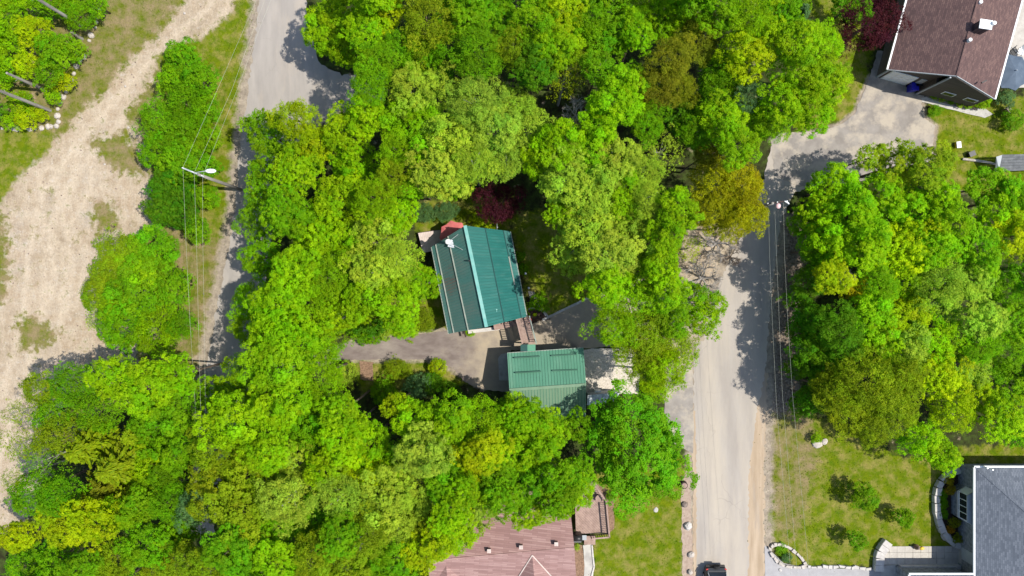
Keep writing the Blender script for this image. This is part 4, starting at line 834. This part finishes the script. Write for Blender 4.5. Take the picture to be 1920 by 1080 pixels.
# patio and back yard of the mauve house
def chair(px, py, rz, label, mat):
    c_ = P(px, py); t = thing('patio_chair', c_, label, 'chair'); t.rotation_euler.z = rz
    o0 = (0, 0, 0)
    MB().box((0, 0, .42), (.5, .5, .05)).build('seat', mat, t, org=o0); MB().hexa([(-.25, .22, .44), (.25, .22, .44), (.25, .27, .44), (-.25, .27, .44)], [(-.25, .36, .95), (.25, .36, .95), (.25, .41, .95), (-.25, .41, .95)]).build('backrest', mat, t, org=o0)
    for x in (-.22, .22):
        for y in (-.22, .22): MB().beam((x, y, 0), (x, y, .4), .04, .04, up=(1, 0, 0)).build('leg', mat, t, org=o0)
        MB().beam((x * 1.1, -.25, .64), (x * 1.1, .28, .64), .05, .04).build('armrest', mat, t, org=o0)
chair(1893, 102, .6, 'dark patio chair on the pale paving near the roof edge', BLACK); chair(1884, 208, 2.2, 'grey-brown patio chair on the lawn by the blue-green shrub', ROCKD)
chair(1908, 100, -.4, 'white patio chair beside the dark one on the paving', WHITE)
sh = thing('low_shed', P(1895, 308), 'low grey plank-roofed shed on the back lawn', 'shed')
q0, q1, q2, q3 = P(1872, 300, 1.3), P(1874, 322, 1.3), P(1960, 318, 1.3), P(1960, 290, 1.3); q0b, q3b = P(1880, 290, 1.7), P(1960, 288, 1.7)
for i in range(6):
    t0, t1 = i / 6, (i + .92) / 6; a, b_, c_, d_ = lerp(q0b, q1, t0), lerp(q0b, q1, t1), lerp(q3b, q2, t1), lerp(q3b, q2, t0)
    MB().slab([a, b_, c_, d_], .05).build('roof_plank', mat_noise('grey_planks%d' % i, (.09, .095, .1), (.15, .155, .16), 3, .9), sh)
MB().slab([P(1868, 294, 1.65), P(1866, 325, 1.0), P(1874, 323, 1.25), P(1880, 290, 1.68)], .05).build('end_plank', GREYP, sh)
MB().prism([(p.x, p.y) for p in (P(1876, 321), P(1956, 318), P(1956, 294), P(1880, 296))], 0, 1.2).build('wall', GREYP, sh)
o = MB().tube([P(1805, 298, .12), P(1830, 301, .1), P(1850, 304, .12), P(1880, 311, .1)], [.1, .11, .1, .08], 7).build('fallen_log', ROCK); tag(o, 'pale birch log lying on bare soil beside the low shed', 'log')
def boxy(px, py, size, rz, name, mat, label, cat, lidmat=None):
    c_ = P(px, py); t = thing(name, c_, label, cat); t.rotation_euler.z = rz; sx, sy, sz = size
    MB().hexa([(-sx * .46, -sy * .46, 0), (sx * .46, -sy * .46, 0), (sx * .46, sy * .46, 0), (-sx * .46, sy * .46, 0)], [(-sx * .5, -sy * .5, sz * .85), (sx * .5, -sy * .5, sz * .85), (sx * .5, sy * .5, sz * .85), (-sx * .5, sy * .5, sz * .85)]).build('body', mat, t, org=(0, 0, 0))
    MB().box((0, 0, sz * .85 + .03), (sx * 1.06, sy * 1.06, .06)).build('lid', lidmat or mat, t, org=(0, 0, 0)); return t
boxy(1793, 273, (.35, .5, .4), .1, 'yard_box', YELP, 'small pale yellow box on the lawn', 'box', WHITE)
boxy(1817, 290, (.5, .4, .5), .4, 'fire_pit', BLACK, 'small black fire pit beside the birch log', 'fire pit')

# ---- faded pink house
ph = thing('pink_shingled_house', P(950, 1040), 'house with faded pink shingle roof and three square vents', 'house')
ZE2, ZR2 = 3.0, 4.8
rl, rr_ = P(800, 1052, ZR2), P(1077, 1028, ZR2); nl, nr = P(770, 940, ZE2), P(1069, 915, ZE2)
rv = Vector((rr_.x - rl.x, rr_.y - rl.y, 0)).normalized(); pv_ = Vector((rv.y, -rv.x, 0))
dn = abs((nr - rr_).to_2d().dot(pv_.to_2d())); el, er = rl + pv_ * dn, rr_ + pv_ * dn
nl, nr = rl - pv_ * dn, rr_ - pv_ * dn
for p in (el, er, nl, nr): p.z = ZE2
for pts in ([rl, rr_, nr, nl], [el, er, rr_, rl]):
    if (pts[1] - pts[0]).cross(pts[3] - pts[0]).z < 0: pts = pts[::-1]
    MB().slab(pts, .12).build('roof', PINKSH, ph)
def crossgable(px, halfw, zt, reach, label=None):
    top = P(px, 1041, zt); 
    out = top + pv_ * reach; out.z = zt; drop = (zt - ZE2) ; wl_, wr_ = out - rv * halfw, out + rv * halfw; wl_.z = wr_.z = ZE2 + .05
    bl, br_ = top - rv * halfw + pv_ * dn * drop / (ZR2 - ZE2), top + rv * halfw + pv_ * dn * drop / (ZR2 - ZE2); bl.z = br_.z = ZE2 + .05
    for pts in ([top, out, wl_, bl], [top, out, wr_, br_]):
        if (pts[1] - pts[0]).cross(pts[3] - pts[0]).z < 0: pts = pts[::-1]
        MB().slab(pts, .1).build('cross_gable_roof', PINKSH, ph)
    for p in (bl, br_): MB().beam(top + Vector((0, 0, .03)), p + Vector((0, 0, .03)),   .08, .03).build('valley_flashing', PALEDECK, ph)
crossgable(998, 2.6, ZR2 - .1, dn + 2); crossgable(835, 2.6, ZR2 - .25, dn + 2)
MB().beam(rl, rr_, .14, .05).build('ridge_cap', PINKSH, ph)
cc = (el + er + nl + nr) / 4; wq = [cc + (p - cc) * .93 for p in (nl, nr, er, el)]
MB().prism([(p.x, p.y) for p in wq[::-1]], 0, ZE2 - .15).build('wall', mat_noise('tan_siding', (.3, .25, .2), (.36, .3, .25), 2, .8), ph)
for x, y in ((917, 1033), (977, 1026), (1043, 1020)):
    q = P(x, y, 4.95); m = MB(); m.box(q - Vector((0, 0, .2)), (.24, .24, .45)); vn = m.build('roof_vent', DECKW, ph); m = MB(); m.box(q + Vector((0, 0, .03)), (.3, .3, .06)); m.build('vent_cap', PALEDECK, vn)
# its deck
d2 = thing('wooden_deck', P(1115, 960), 'weathered brown diagonal-board deck with dark railing beside the pink-roofed house', 'deck')
ZD = .9
poly = [P(1080, 1000, ZD), P(1078, 945, ZD), P(1105, 900, ZD), P(1118, 905, ZD), P(1135, 935, ZD), P(1141, 1001, ZD)]
bm_ = MB(); base2 = [(p.x, p.y) for p in poly]
def clip_poly(pg, o, nrm):
    out = []
    for i in range(len(pg)):
        a, b_ = pg[i], pg[(i + 1) % len(pg)]; da, db = (a[0] - o[0]) * nrm[0] + (a[1] - o[1]) * nrm[1], (b_[0] - o[0]) * nrm[0] + (b_[1] - o[1]) * nrm[1]
        if da >= 0: out.append(a)
        if (da >= 0) != (db >= 0): t = da / (da - db); out.append((a[0] + (b_[0] - a[0]) * t, a[1] + (b_[1] - a[1]) * t))
    return out
cx, cy = sum(p[0] for p in base2) / 6, sum(p[1] for p in base2) / 6
for ang, side in ((.785, 1), (-.785, -1)):
    nd = (math.cos(ang), math.sin(ang)); half = clip_poly(base2, (cx, cy + .3), (0, side * -1.0 if side > 0 else 1.0))
    for i in range(-22, 22):
        o1 = (cx + nd[0] * i * .16, cy + nd[1] * i * .16); pg = clip_poly(clip_poly(half, o1, nd), (o1[0] + nd[0] * .145, o1[1] + nd[1] * .145), (-nd[0], -nd[1]))
        if len(pg) > 2: MB().prism(pg if sum((pg[k][0] * pg[(k + 1) % len(pg)][1] - pg[(k + 1) % len(pg)][0] * pg[k][1]) for k in range(len(pg))) > 0 else pg[::-1], ZD - .05, ZD).build('deck_board', DECKW, d2)
MB().prism([(cx + (p[0] - cx) * .97, cy + (p[1] - cy) * .97) for p in base2][::-1], .0, ZD - .08).build('deck_skirt', RAILW, d2)
rail = [P(1112, 902, ZD), P(1134, 934, ZD), P(1140, 1000, ZD), P(1107, 1003, ZD)]
for a, b_ in zip(rail, rail[1:]):
    MB().beam(a + Vector((0, 0, .95)), b_ + Vector((0, 0, .95)), .12, .05).build('handrail', DECKW, d2); MB().beam(a + Vector((0, 0, .12)), b_ + Vector((0, 0, .12)), .06, .06).build('bottom_rail', RAILW, d2)
    k = int((b_ - a).length / .18)
    for i in range(k + 1): p = lerp(a, b_, i / k); MB().beam(p, p + Vector((0, 0, .94)), .07 if i in (0, k) else .04, .07 if i in (0, k) else .04, up=(1, 0, 0)).build('baluster', RAILW, d2)
for i in range(3): q = P(1108 + 0, 1008 + i * 5, .65 - i * .22); m = MB(); m.box((q.x - .1, q.y, q.z), (.95, .28, .06)); m.build('stair_tread', DECKW, d2)
pt = P(1122, 932, ZD); t = thing('flower_pot', pt, 'round reddish pot in the corner of the brown deck', 'pot')
MB().tube([(0, 0, 0), (0, 0, .4)], [.2, .28], 12).build('pot', MULCHR, t, org=(0, 0, 0)); MB().tube([(0, 0, .36), (0, 0, .42)], [.3, .3], 12).build('rim', DECKW, t, org=(0, 0, 0))
bq = P(1081, 1002, ZD); t = thing('barbecue', bq, 'black lidded barbecue at the house corner of the brown deck', 'barbecue')
MB().box((0, 0, .4), (.7, .5, .8)).build('cart', BLACK, t, org=(0, 0, 0)); m = MB(); m.tube([(-.38, 0, .92), (.38, 0, .92)], .27, 12); m.build('lid', BLACK, t, True, org=(0, 0, 0)); MB().beam((-.3, -.3, .95), (.3, -.3, .95), .03, .03).build('handle', SILVER, t, org=(0, 0, 0)); MB().box((.58, 0, .8), (.35, .4, .04)).build('side_shelf', GREYP, t, org=(0, 0, 0))
kb = thing('path_kerb', P(1108, 1050), 'pale kerb edging the footpath beside the south lawn', 'kerb')
pts = [P(x, y, .06) for x, y in ((1110, 1022), (1112, 1045), (1114, 1062), (1108, 1085), (1106, 1130))]
for a, b_ in zip(pts, pts[1:]): MB().beam(a, lerp(a, b_, .985), .12, .14).build('kerb_stone', CAPSTONE, kb)

# ---- slate-roofed house
bh = thing('slate_shingled_house', P(1900, 1000), 'grey stone house with slate blue hip roof and white gutters', 'house')
Z1, Z2 = 3.0, 5.4
n0 = P(1828, 876, Z1); w0 = n0.x; nn = n0.y; X2, Y2 = w0 + 13, nn - 15; hw = 6.5
rA, rB = Vector((w0 + hw, nn - hw, Z2)), Vector((w0 + hw, Y2 + hw, Z2))
NW, NE, SE, SW = Vector((w0, nn, Z1)), Vector((X2, nn, Z1)), Vector((X2, Y2, Z1)), Vector((w0, Y2, Z1))
for pts in ([NW, rA, NE], [SW, rB, rA, NW], [SE, rB, SW], [NE, rA, rB, SE]):
    if (pts[1] - pts[0]).cross(pts[2] - pts[0]).z < 0: pts = pts[::-1]
    MB().slab(pts, .12).build('roof', SLATE, bh)
MB().beam(NW, rA, .12, .05).build('hip_cap', SLATE, bh)
for a, b_ in ((NW + Vector((-.05, .05, -.04)), NE + Vector((0, .05, -.04))), (NW + Vector((-.05, -.02, -.04)), SW + Vector((-.05, 0, -.04)))): MB().beam(a, b_, .13, .13).build('gutter', WHITE, bh)
for x, y in ((1852, 878), (1862, 881)): vent(x, y, 0, .5, .07, 'roof_vent', WHITE, bh, 3.5)
wx = w0 + .45
MB().prism([(wx, Y2 + .45), (X2 - .45, Y2 + .45), (X2 - .45, nn - .45), (wx, nn - .45)], 0, Z1 - .14).build('wall', STONEWALL, bh)
by0, by1 = P(0, 918, 1.5).y, P(0, 978, 1.5).y
bay = [(wx, by0 + .15), (wx - .6, by0 - .25), (wx - .6, by1 + .25), (wx, by1 - .15)]
bo = MB().prism(bay, 0, 1.0).build('bay_base', STONEWALL, bh); MB().prism([(x - .08 * (x < wx), y) for x, y in bay], 1.0, 1.08).build('bay_sill', CAPSTONE, bo)
wb = MB().prism([(x + .04 * (x < wx), y) for x, y in bay], 1.08, 2.3).build('bay_window', WHITE, bh)
bw = (by0 - .25) - (by1 + .25)
for i in range(4):
    ya = by1 + .25 + bw * (i + .07) / 4; yb = by1 + .25 + bw * (i + .93) / 4
    MB().hexa([(wx - .585, ya, 1.2), (wx - .55, ya, 1.2), (wx - .55, yb, 1.2), (wx - .585, yb, 1.2)], [(wx - .585, ya, 2.2), (wx - .55, ya, 2.2), (wx - .55, yb, 2.2), (wx - .585, yb, 2.2)]).build('pane', GLASS, wb)
MB().prism([(x - .1 * (x < wx), y) for x, y in bay], 2.31, 2.4).build('bay_roof', GREYP, bh)
# garage wing
g0 = P(1706, 1077, Z1); gx0, gy0 = g0.x, g0.y; gx1 = w0 - .02; gl = 9.0; gm = (gx0 + gx1) / 2; gh = (gx1 - gx0) / 2
A, B_, C_, D_ = Vector((gx0, gy0, Z1)), Vector((gx1, gy0, Z1)), Vector((gx1, gy0 - gl, Z1)), Vector((gx0, gy0 - gl, Z1)); ra, rb = Vector((gm, gy0 - gh, Z1 + gh * .4)), Vector((gm, gy0 - gl + gh, Z1 + gh * .4))
for pts in ([A, ra, B_], [D_, rb, ra, A], [B_, ra, rb, C_]):
    if (pts[1] - pts[0]).cross(pts[2] - pts[0]).z < 0: pts = pts[::-1]
    MB().slab(pts, .12).build('wing_roof', SLATE, bh)
MB().beam(A + Vector((-.05, .05, -.04)), B_ + Vector((-.1, .05, -.04)), .13, .13).build('gutter', WHITE, bh); MB().beam(A + Vector((-.05, -.02, -.04)), D_ + Vector((-.05, 0, -.04)), .13, .13).build('gutter', WHITE, bh)
MB().prism([(gx0 + .4, gy0 - gl), (gx1 - .03, gy0 - gl), (gx1 - .03, gy0 - .4), (gx0 + .4, gy0 - .4)], 0, Z1 - .14).build('wing_wall', STONEWALL, bh)
for i in range(3):
    y0, y1 = P(0, 1026, .3).y, P(0, 1056, .3).y; xa = P(1798 + i * 8, 0, .2 * (i + 1)).x
    MB().hexa([(xa, y1, 0), (wx, y1, 0), (wx, y0, 0), (xa, y0, 0)], [(xa, y1 + i * .01, .17 * (i + 1)), (wx - .004 * i, y1 + i * .01, .17 * (i + 1)), (wx - .004 * i, y0 - i * .01, .17 * (i + 1)), (xa, y0 - i * .01, .17 * (i + 1))]).build('entry_step', CONC, bh)
MB().beam(Vector((wx - .03, P(0, 1040, 1).y - .5, 1.6)), Vector((wx - .03, P(0, 1040, 1).y + .5, 1.6)), .06, 2.0).build('front_door', GREYP, bh)

# walkway, walls and beds in front of it
sw = thing('stone_walkway', P(1725, 1042), 'pale slab walkway leading to the slate-roofed house', 'walkway')
for i in range(10):
    for j in range(3):
        xa, xb = 1652 + i * 14.8, 1652 + i * 14.8 + 14.4; ya, yb = 1024 + j * 11.6, 1024 + j * 11.6 + 11.2
        MB().prism([(p.x, p.y) for p in (P(xa, yb), P(xb, yb), P(xb, ya), P(xa, ya))], 0, .05 + .006 * ((i * 7 + j * 3) % 4)).build('paving_slab', PAVER, sw)
for i in range(3): 
    xa = 1660 + i * 8; MB().prism([(p.x, p.y) for p in (P(1652, 1082), P(1690, 1082), P(1690, 1059.5), P(1652, 1059.5))], 0, .04).build('landing_slab', CONC, sw) if i == 0 else None
def stone_row(name, label, pix, z, wdt, hgt, mat, gap=.97, jit=.04, cat='wall', piece='stone'):
    t = thing(name, P(*pix[len(pix) // 2]), label, cat)
    for a, b_ in zip(pix, pix[1:]):
        pa_, pb_ = P(*a), P(*b_); pa_.z = pb_.z = z + hgt / 2; d = (pb_ - pa_).normalized(); s_ = Vector((-d.y, d.x, 0)) * wdt / 2; q = lerp(pa_, pb_, gap); j = lambda: Vector((R.uniform(-jit, jit), R.uniform(-jit, jit), 0)); dz = R.uniform(-.03, .03)
        b4 = [pa_ - s_ + j(), q - s_ + j(), q + s_ + j(), pa_ + s_ + j()]
        if (b4[1] - b4[0]).cross(b4[3] - b4[0]).z < 0: b4 = b4[::-1]
        m = MB(); m.hexa([Vector((p.x, p.y, z)) for p in b4], [Vector((p.x, p.y, z + hgt + dz - .03)) for p in b4])
        cen = sum(b4, Vector()) / 4; m.hexa([Vector((p.x, p.y, z + hgt + dz - .03)) for p in b4], [Vector((cen.x + (p.x - cen.x) * .93, cen.y + (p.y - cen.y) * .93, z + hgt + dz)) for p in b4]); m.build(piece, mat, t)
    return t
stone_row('curved_garden_wall', 'curved pale block wall around the bed of golden shrubs', [(1812, 880), (1797, 880), (1783, 884), (1771, 891), (1762, 901), (1756, 913), (1753, 927), (1752, 942), (1753, 957), (1756, 971), (1760, 984), (1766, 997), (1775, 1009), (1787, 1018), (1803, 1024)], 0, .5, .45, CAPSTONE)
stone_row('retaining_wall', 'pale cut-stone retaining wall at the end of the slab walkway', [(1662, 1013), (1655, 1022), (1648, 1032), (1645, 1044), (1644, 1056), (1644, 1068)], 0, .75, .5, CAPSTONE, .985, .02)
stone_row('edging_row', 'row of white edging stones between front lawn and grey driveway', [(1513, 1062), (1520, 1062), (1531, 1062), (1541, 1061), (1552, 1062), (1561, 1062), (1572, 1061), (1584, 1062), (1595, 1064), (1602, 1062), (1611, 1065), (1622, 1066), (1634, 1066)], 0, .22, .2, CAPSTONE, .9, .06)
stone_row('planter_wall', 'low pale planter wall between the walkway and garage wing', [(1684, 1061), (1706, 1061), (1728, 1061), (1752, 1061), (1776, 1061), (1796, 1061)], 0, .32, .5, CAPSTONE, .985, .01)
stone_row('oval_bed_stones', 'ring of grey and white stones around the oval bed by the road', [(1442, 1030), (1444, 1024), (1450, 1020), (1457, 1019), (1465, 1020), (1474, 1023), (1484, 1029), (1493, 1036), (1501, 1044), (1507, 1052), (1511, 1060), (1500, 1062), (1484, 1062), (1470, 1060), (1458, 1053), (1449, 1044), (1442, 1033)], 0, .24, .22, ROCK, .88, .06)
def boulder(px, py, r, mat, label, group=None, h=.7, name='boulder'):
    c_ = P(px, py, r / PXM * h * .5); c_.z = r / PXM * h * .35; m = MB(); s = r / PXM
    m.ball((0, 0, 0), (s * R.uniform(.85, 1.15), s * R.uniform(.8, 1.1), s * h), 9, 6, .13); o = m.build(name, mat, org=(0, 0, 0)); o.location = c_; o.rotation_euler.z = R.uniform(0, 6); return tag(o, label, 'rock', group)
boulder(1774, 1006, 9, ROCK, 'large pale boulder set in the curved garden wall')
boulder(1290, 987, 7.5, CAPSTONE, 'white rounded boulder on the pinkish strip beside the road', h=.9)
boulder(1296, 1040, 6, ROCK, 'mottled pale stone on the pinkish strip near the parked car', h=.9); boulder(1294, 1073, 6, ROCK, 'pinkish pale stone right beside the parked car', h=.9)
boulder(1284, 946, 6.5, ROCKD, 'square dark brown stone on the pinkish strip', h=.8)
boulder(1532, 832, 9, ROCK, 'pale rock beside the small bright shrub on the front lawn', h=.5); boulder(1546, 828, 6, ROCK, 'smaller pale rock next to the front lawn shrub', h=.5)
boulder(1463, 1069, 3, CAPSTONE, 'small white stone lying on the grey driveway')
boulder(1230, 956, 5, CONC, 'small grey stone in the middle of the south lawn', h=.25)
c_ = P(1281, 908); t = thing('tree_stump', c_, 'round cut stump with dark bark ring beside the road', 'stump')
MB().tube([(0, 0, 0), (0, 0, .42)], [.34, .3], 14).build('bark_ring', RAILW, t, org=(0, 0, 0)); MB().tube([(.02, 0, .3), (.02, 0, .44)], .22, 14).build('cut_face', DECKW, t, org=(0, 0, 0))
bl = [(186, 20), (184, 33), (181, 42), (178, 52), (172, 66), (168, 76), (156, 106), (150, 114), (144, 124), (139, 138), (134, 150), (128, 162), (123, 172), (117, 182), (113, 192), (110, 204), (106, 217), (108, 228), (105, 236), (95, 237), (88, 237), (76, 240), (68, 241), (57, 243), (50, 240), (32, 241), (26, 242), (5, 241), (-8, 242)]
for x, y in bl: boulder(x + R.uniform(-2, 2), y, R.choice([3, 3.5, 4, 5, 6]), ROCK, 'pale boulder in the row along the edge of the wood', 'boulders along the edge of the wood')
for i, (x, y) in enumerate([(241, 239), (196, 308), (235, 162), (346, 25)]): boulder(x, y, 2.6, ROCK, ['pale stone on the track between two weed patches', 'pale stone beside the weed patch on the sand', 'pale stone in the middle of the dirt track', 'small stone on the dirt track under the wood edge'][i])

# small things round the green-roofed house
t = thing('red_planter', P(992, 600), 'bright red round planter at the corner of the mulch bed', 'planter'); MB().tube([(0, 0, 0), (0, 0, .4)], [.16, .22], 12).build('pot', REDP, t, org=(0, 0, 0)); MB().ball((0, 0, .42), (.17, .17, .1), 10, 5, .1).build('flowers', PINKP, t, org=(0, 0, 0))
for i, (x, y, lb) in enumerate([(985, 513, 'white globe garden lamp beside the back lawn shrubs'), (991, 540, 'white globe garden lamp at the top of the mulch bed'), (905, 405, 'white globe garden lamp under the red-leaved tree')]):
    t = thing('garden_lamp', P(x, y), lb, 'lamp'); MB().tube([(0, 0, 0), (0, 0, .7)], .03, 6).build('post', BLACK, t, org=(0, 0, 0)); MB().ball((0, 0, .78), .1, 10, 6).build('globe', WHITE, t, True, org=(0, 0, 0)); MB().tube([(0, 0, 0), (0, 0, .05)], .08, 8).build('base', BLACK, t, org=(0, 0, 0))
stone_row('bed_edging', 'curved pale edging around the small mulch bed', [(990, 580), (997, 578), (1006, 578), (1014, 581), (1020, 586), (1024, 592)], 0, .14, .12, CAPSTONE, .95, .01)
stone_row('low_stone_wall', 'low pale stone wall between the shrubs above the driveway', [(774, 588), (775, 596), (774, 603), (776, 610), (775, 618), (777, 624)], 0, .25, .3, CAPSTONE, .92, .05)
for i, (x, y, r) in enumerate([(640, 590, 7), (648, 596, 6), (655, 600, 5), (630, 586, 5)]): boulder(x, y, r, ROCK, 'pale stone in the pile under the trees above the driveway', 'stones in the pile above the driveway', .6)
# garden figure by the walkway
t = thing('garden_ornament', P(1716, 1024), 'brown and yellow garden ornament at the lawn edge of the walkway', 'ornament')
MB().tube([(0, 0, 0), (0, 0, .25), (0, 0, .55)], [.2, .24, .12], 9).build('body', MULCHR, t, org=(0, 0, 0)); MB().ball((.28, 0, .5), (.22, .16, .14), 9, 6, .12).build('flowers', YELP, t, org=(0, 0, 0)); MB().ball((-.08, .05, .66), .1, 8, 5).build('top', ROCKD, t, org=(0, 0, 0))

# ---- parked car
zc = P(1344, 1066, 1.0); car = thing('parked_car', (zc.x, zc.y - 2.3, 0), 'dark charcoal car with black glass parked on the road edge', 'car')
org = (0, 0, 0)
def loft(secs):
    m = MB(); n_ = len(secs[0])
    for s_ in secs: m.v += [tuple(p) for p in s_]
    for i in range(len(secs) - 1): m.f += [(i * n_ + k, i * n_ + (k + 1) % n_, (i + 1) * n_ + (k + 1) % n_, (i + 1) * n_ + k) for k in range(n_)]
    m.f += [tuple(range(n_ - 1, -1, -1)), tuple((len(secs) - 1) * n_ + k for k in range(n_))]; return m
def sec(y, hw, z0, z1, c=.12): return [(-hw, y, z0), (hw, y, z0), (hw + .02, y, (z0 + z1) / 2), (hw - c, y, z1), (-hw + c, y, z1), (-hw - .02, y, (z0 + z1) / 2)]
loft([sec(-2.3, .78, .35, .75), sec(-2.15, .88, .3, .9), sec(-1.2, .92, .28, 1.0), sec(0, .93, .28, 1.02), sec(1.5, .92, .28, 1.02), sec(2.1, .88, .3, .98), sec(2.28, .8, .38, .85)]).build('body', CARP, car, org=org)
loft([sec(-1.2, .8, .99, 1.02, .04), sec(-.5, .78, 1.0, 1.5, .14), sec(.9, .78, 1.0, 1.56, .14), sec(1.5, .78, 1.0, 1.5, .14), sec(2.0, .8, .98, 1.05, .04)]).build('cabin', CARP, car, org=org)
MB().add([(-.62, 1.56, 1.49), (.62, 1.56, 1.49), (.7, 1.97, 1.11), (-.7, 1.97, 1.11)], [(0, 1, 2, 3)][::1]).build('rear_window', GLASS, car, org=org)
MB().add([(-.7, -1.13, 1.09), (.7, -1.13, 1.09), (.6, -.53, 1.51), (-.6, -.53, 1.51)], [(0, 1, 2, 3)]).build('windscreen', GLASS, car, org=org)
for s_ in (-1, 1):
    MB().beam((s_ * .68, 1.6, 1.54), (s_ * .76, 2.0, 1.1), .06, .05).build('pillar_trim', SILVER, car, org=org)
    MB().beam((s_ * .6, -.4, 1.56), (s_ * .6, 1.3, 1.6), .05, .04).build('roof_rail', SILVER, car, org=org)
    for y in (-1.45, 1.4):
        wh = MB().tube([(s_ * .74, y, .34), (s_ * .94, y, .34)], .34, 16).build('wheel', TYRE, car, org=org); MB().tube([(s_ * .93, y, .34), (s_ * .95, y, .34)], .2, 10).build('rim', SILVER, wh, org=org)
    MB().beam((s_ * .7, 2.24, .85), (s_ * .86, 2.15, .85), .06, .16).build('tail_light', REDP, car, org=org); MB().beam((s_ * .55, -2.29, .68), (s_ * .8, -2.22, .68), .06, .14).build('headlight', WHITE, car, org=org)
    MB().box((s_ * 1.02, -.75, 1.05), (.2, .12, .13)).build('mirror', CARP, car, org=org)
MB().beam((-.8, 2.32, .5), (.8, 2.32, .5), .16, .2).build('bumper', BLACK, car, org=org)
MB().tube([(0, 2.3, .85), (0, 2.5, .85)], .3, 16).build('spare_wheel', TYRE, car, org=org)

# ---- utility poles and cables
def pole(px, py, z, label, arm_a, arm_b, name='utility_pole'):
    top = P(px, py, z); t = thing(name, (top.x, top.y, 0), label, 'utility pole')
    MB().tube([(top.x, top.y, -.1), (top.x, top.y, z * .5), (top.x, top.y, z)], [.15, .13, .1], 10).build('post', POLEWOOD, t, True)
    a, b_ = P(*arm_a, z - .3), P(*arm_b, z - .3); MB().beam(a, b_, .1, .12).build('crossarm', RAILW if px > 960 else GREYP, t)
    for k in (.03, .5, .97): p = lerp(a, b_, k); MB().tube([p, p + Vector((0, 0, .22))], [.06, .035], 8).build('insulator', WHITE, t)
    return t, top, a, b_
t, top, a, b_ = pole(372, 327, 8.5, 'grey utility pole with street light beside the west road', (343, 315), (382, 331))
la, lb_ = P(365, 324, 7.9), P(398, 320, 8.2); MB().tube([la, lerp(la, lb_, .5) + Vector((0, 0, .15)), lb_], .03, 6).build('lamp_arm', GALV, t); MB().ball(P(395, 320.5, 8.2), (.42, .17, .1), 12, 6).build('lamp_head', WHITE, t, True)
def cable(label, pts, rad=.0065):
    o = MB().tube([P(*p) for p in pts], rad, 4).build('power_cable', WIRE); return tag(o, label, 'cable')
cable('pale overhead cable on the field side of the west road poles', [(505, -60, 9), (468, 30, 8.6), (398, 190, 8.2), (343, 314, 8.5), (348, 440, 7.9), (356, 600, 7.7), (366, 760, 7.9), (380, 1100, 8.6)])
cable('pale overhead cable ending at the street light pole top', [(520, -60, 9), (477, 50, 8.6), (434, 170, 8.2), (364, 324, 8.5), (368, 440, 7.9), (372, 600, 7.7), (376, 760, 7.9), (388, 1100, 8.6)])
cable('pale overhead cable on the road side of the west road poles', [(532, -60, 8.8), (488, 50, 8.4), (444, 170, 8.0), (380, 330, 8.5), (380, 440, 7.7), (383, 600, 7.5), (385, 760, 7.7), (396, 1100, 8.4)])
t, top, a, b_ = pole(1449, 381, 8.0, 'dark-armed utility pole with pink transformer over the east road', (1437, 382), (1475, 377))
q = P(1459, 386, 8.0); MB().ball(q, (.2, .22, .16), 10, 6).build('transformer', PINKP, t, True); q = P(1476, 379, 7.8); MB().tube([P(1471, 377, 7.8), q, P(1479, 382, 7.6)], [.04, .06, .05], 6).build('fuse_holder', WHITE, t)  # pinkish ball on the arm is modelled as a transformer
cable('pale overhead cable beside the east road hanging over the pavement edge', [(1441, 398, 7.8), (1443, 480, 7.5), (1448, 600, 7.3), (1456, 760, 7.3), (1480, 1040, 7.6), (1486, 1120, 7.7)])
cable('pale overhead cable from the middle of the dark pole arm', [(1453, 394, 7.9), (1456, 480, 7.6), (1461, 600, 7.4), (1467, 740, 7.4), (1492, 1040, 7.7), (1498, 1120, 7.8)])
cable('pale overhead cable from the white insulator on the dark pole arm', [(1469, 380, 7.9), (1471, 480, 7.6), (1477, 600, 7.4), (1486, 740, 7.4), (1514, 1040, 7.7), (1521, 1120, 7.8)])
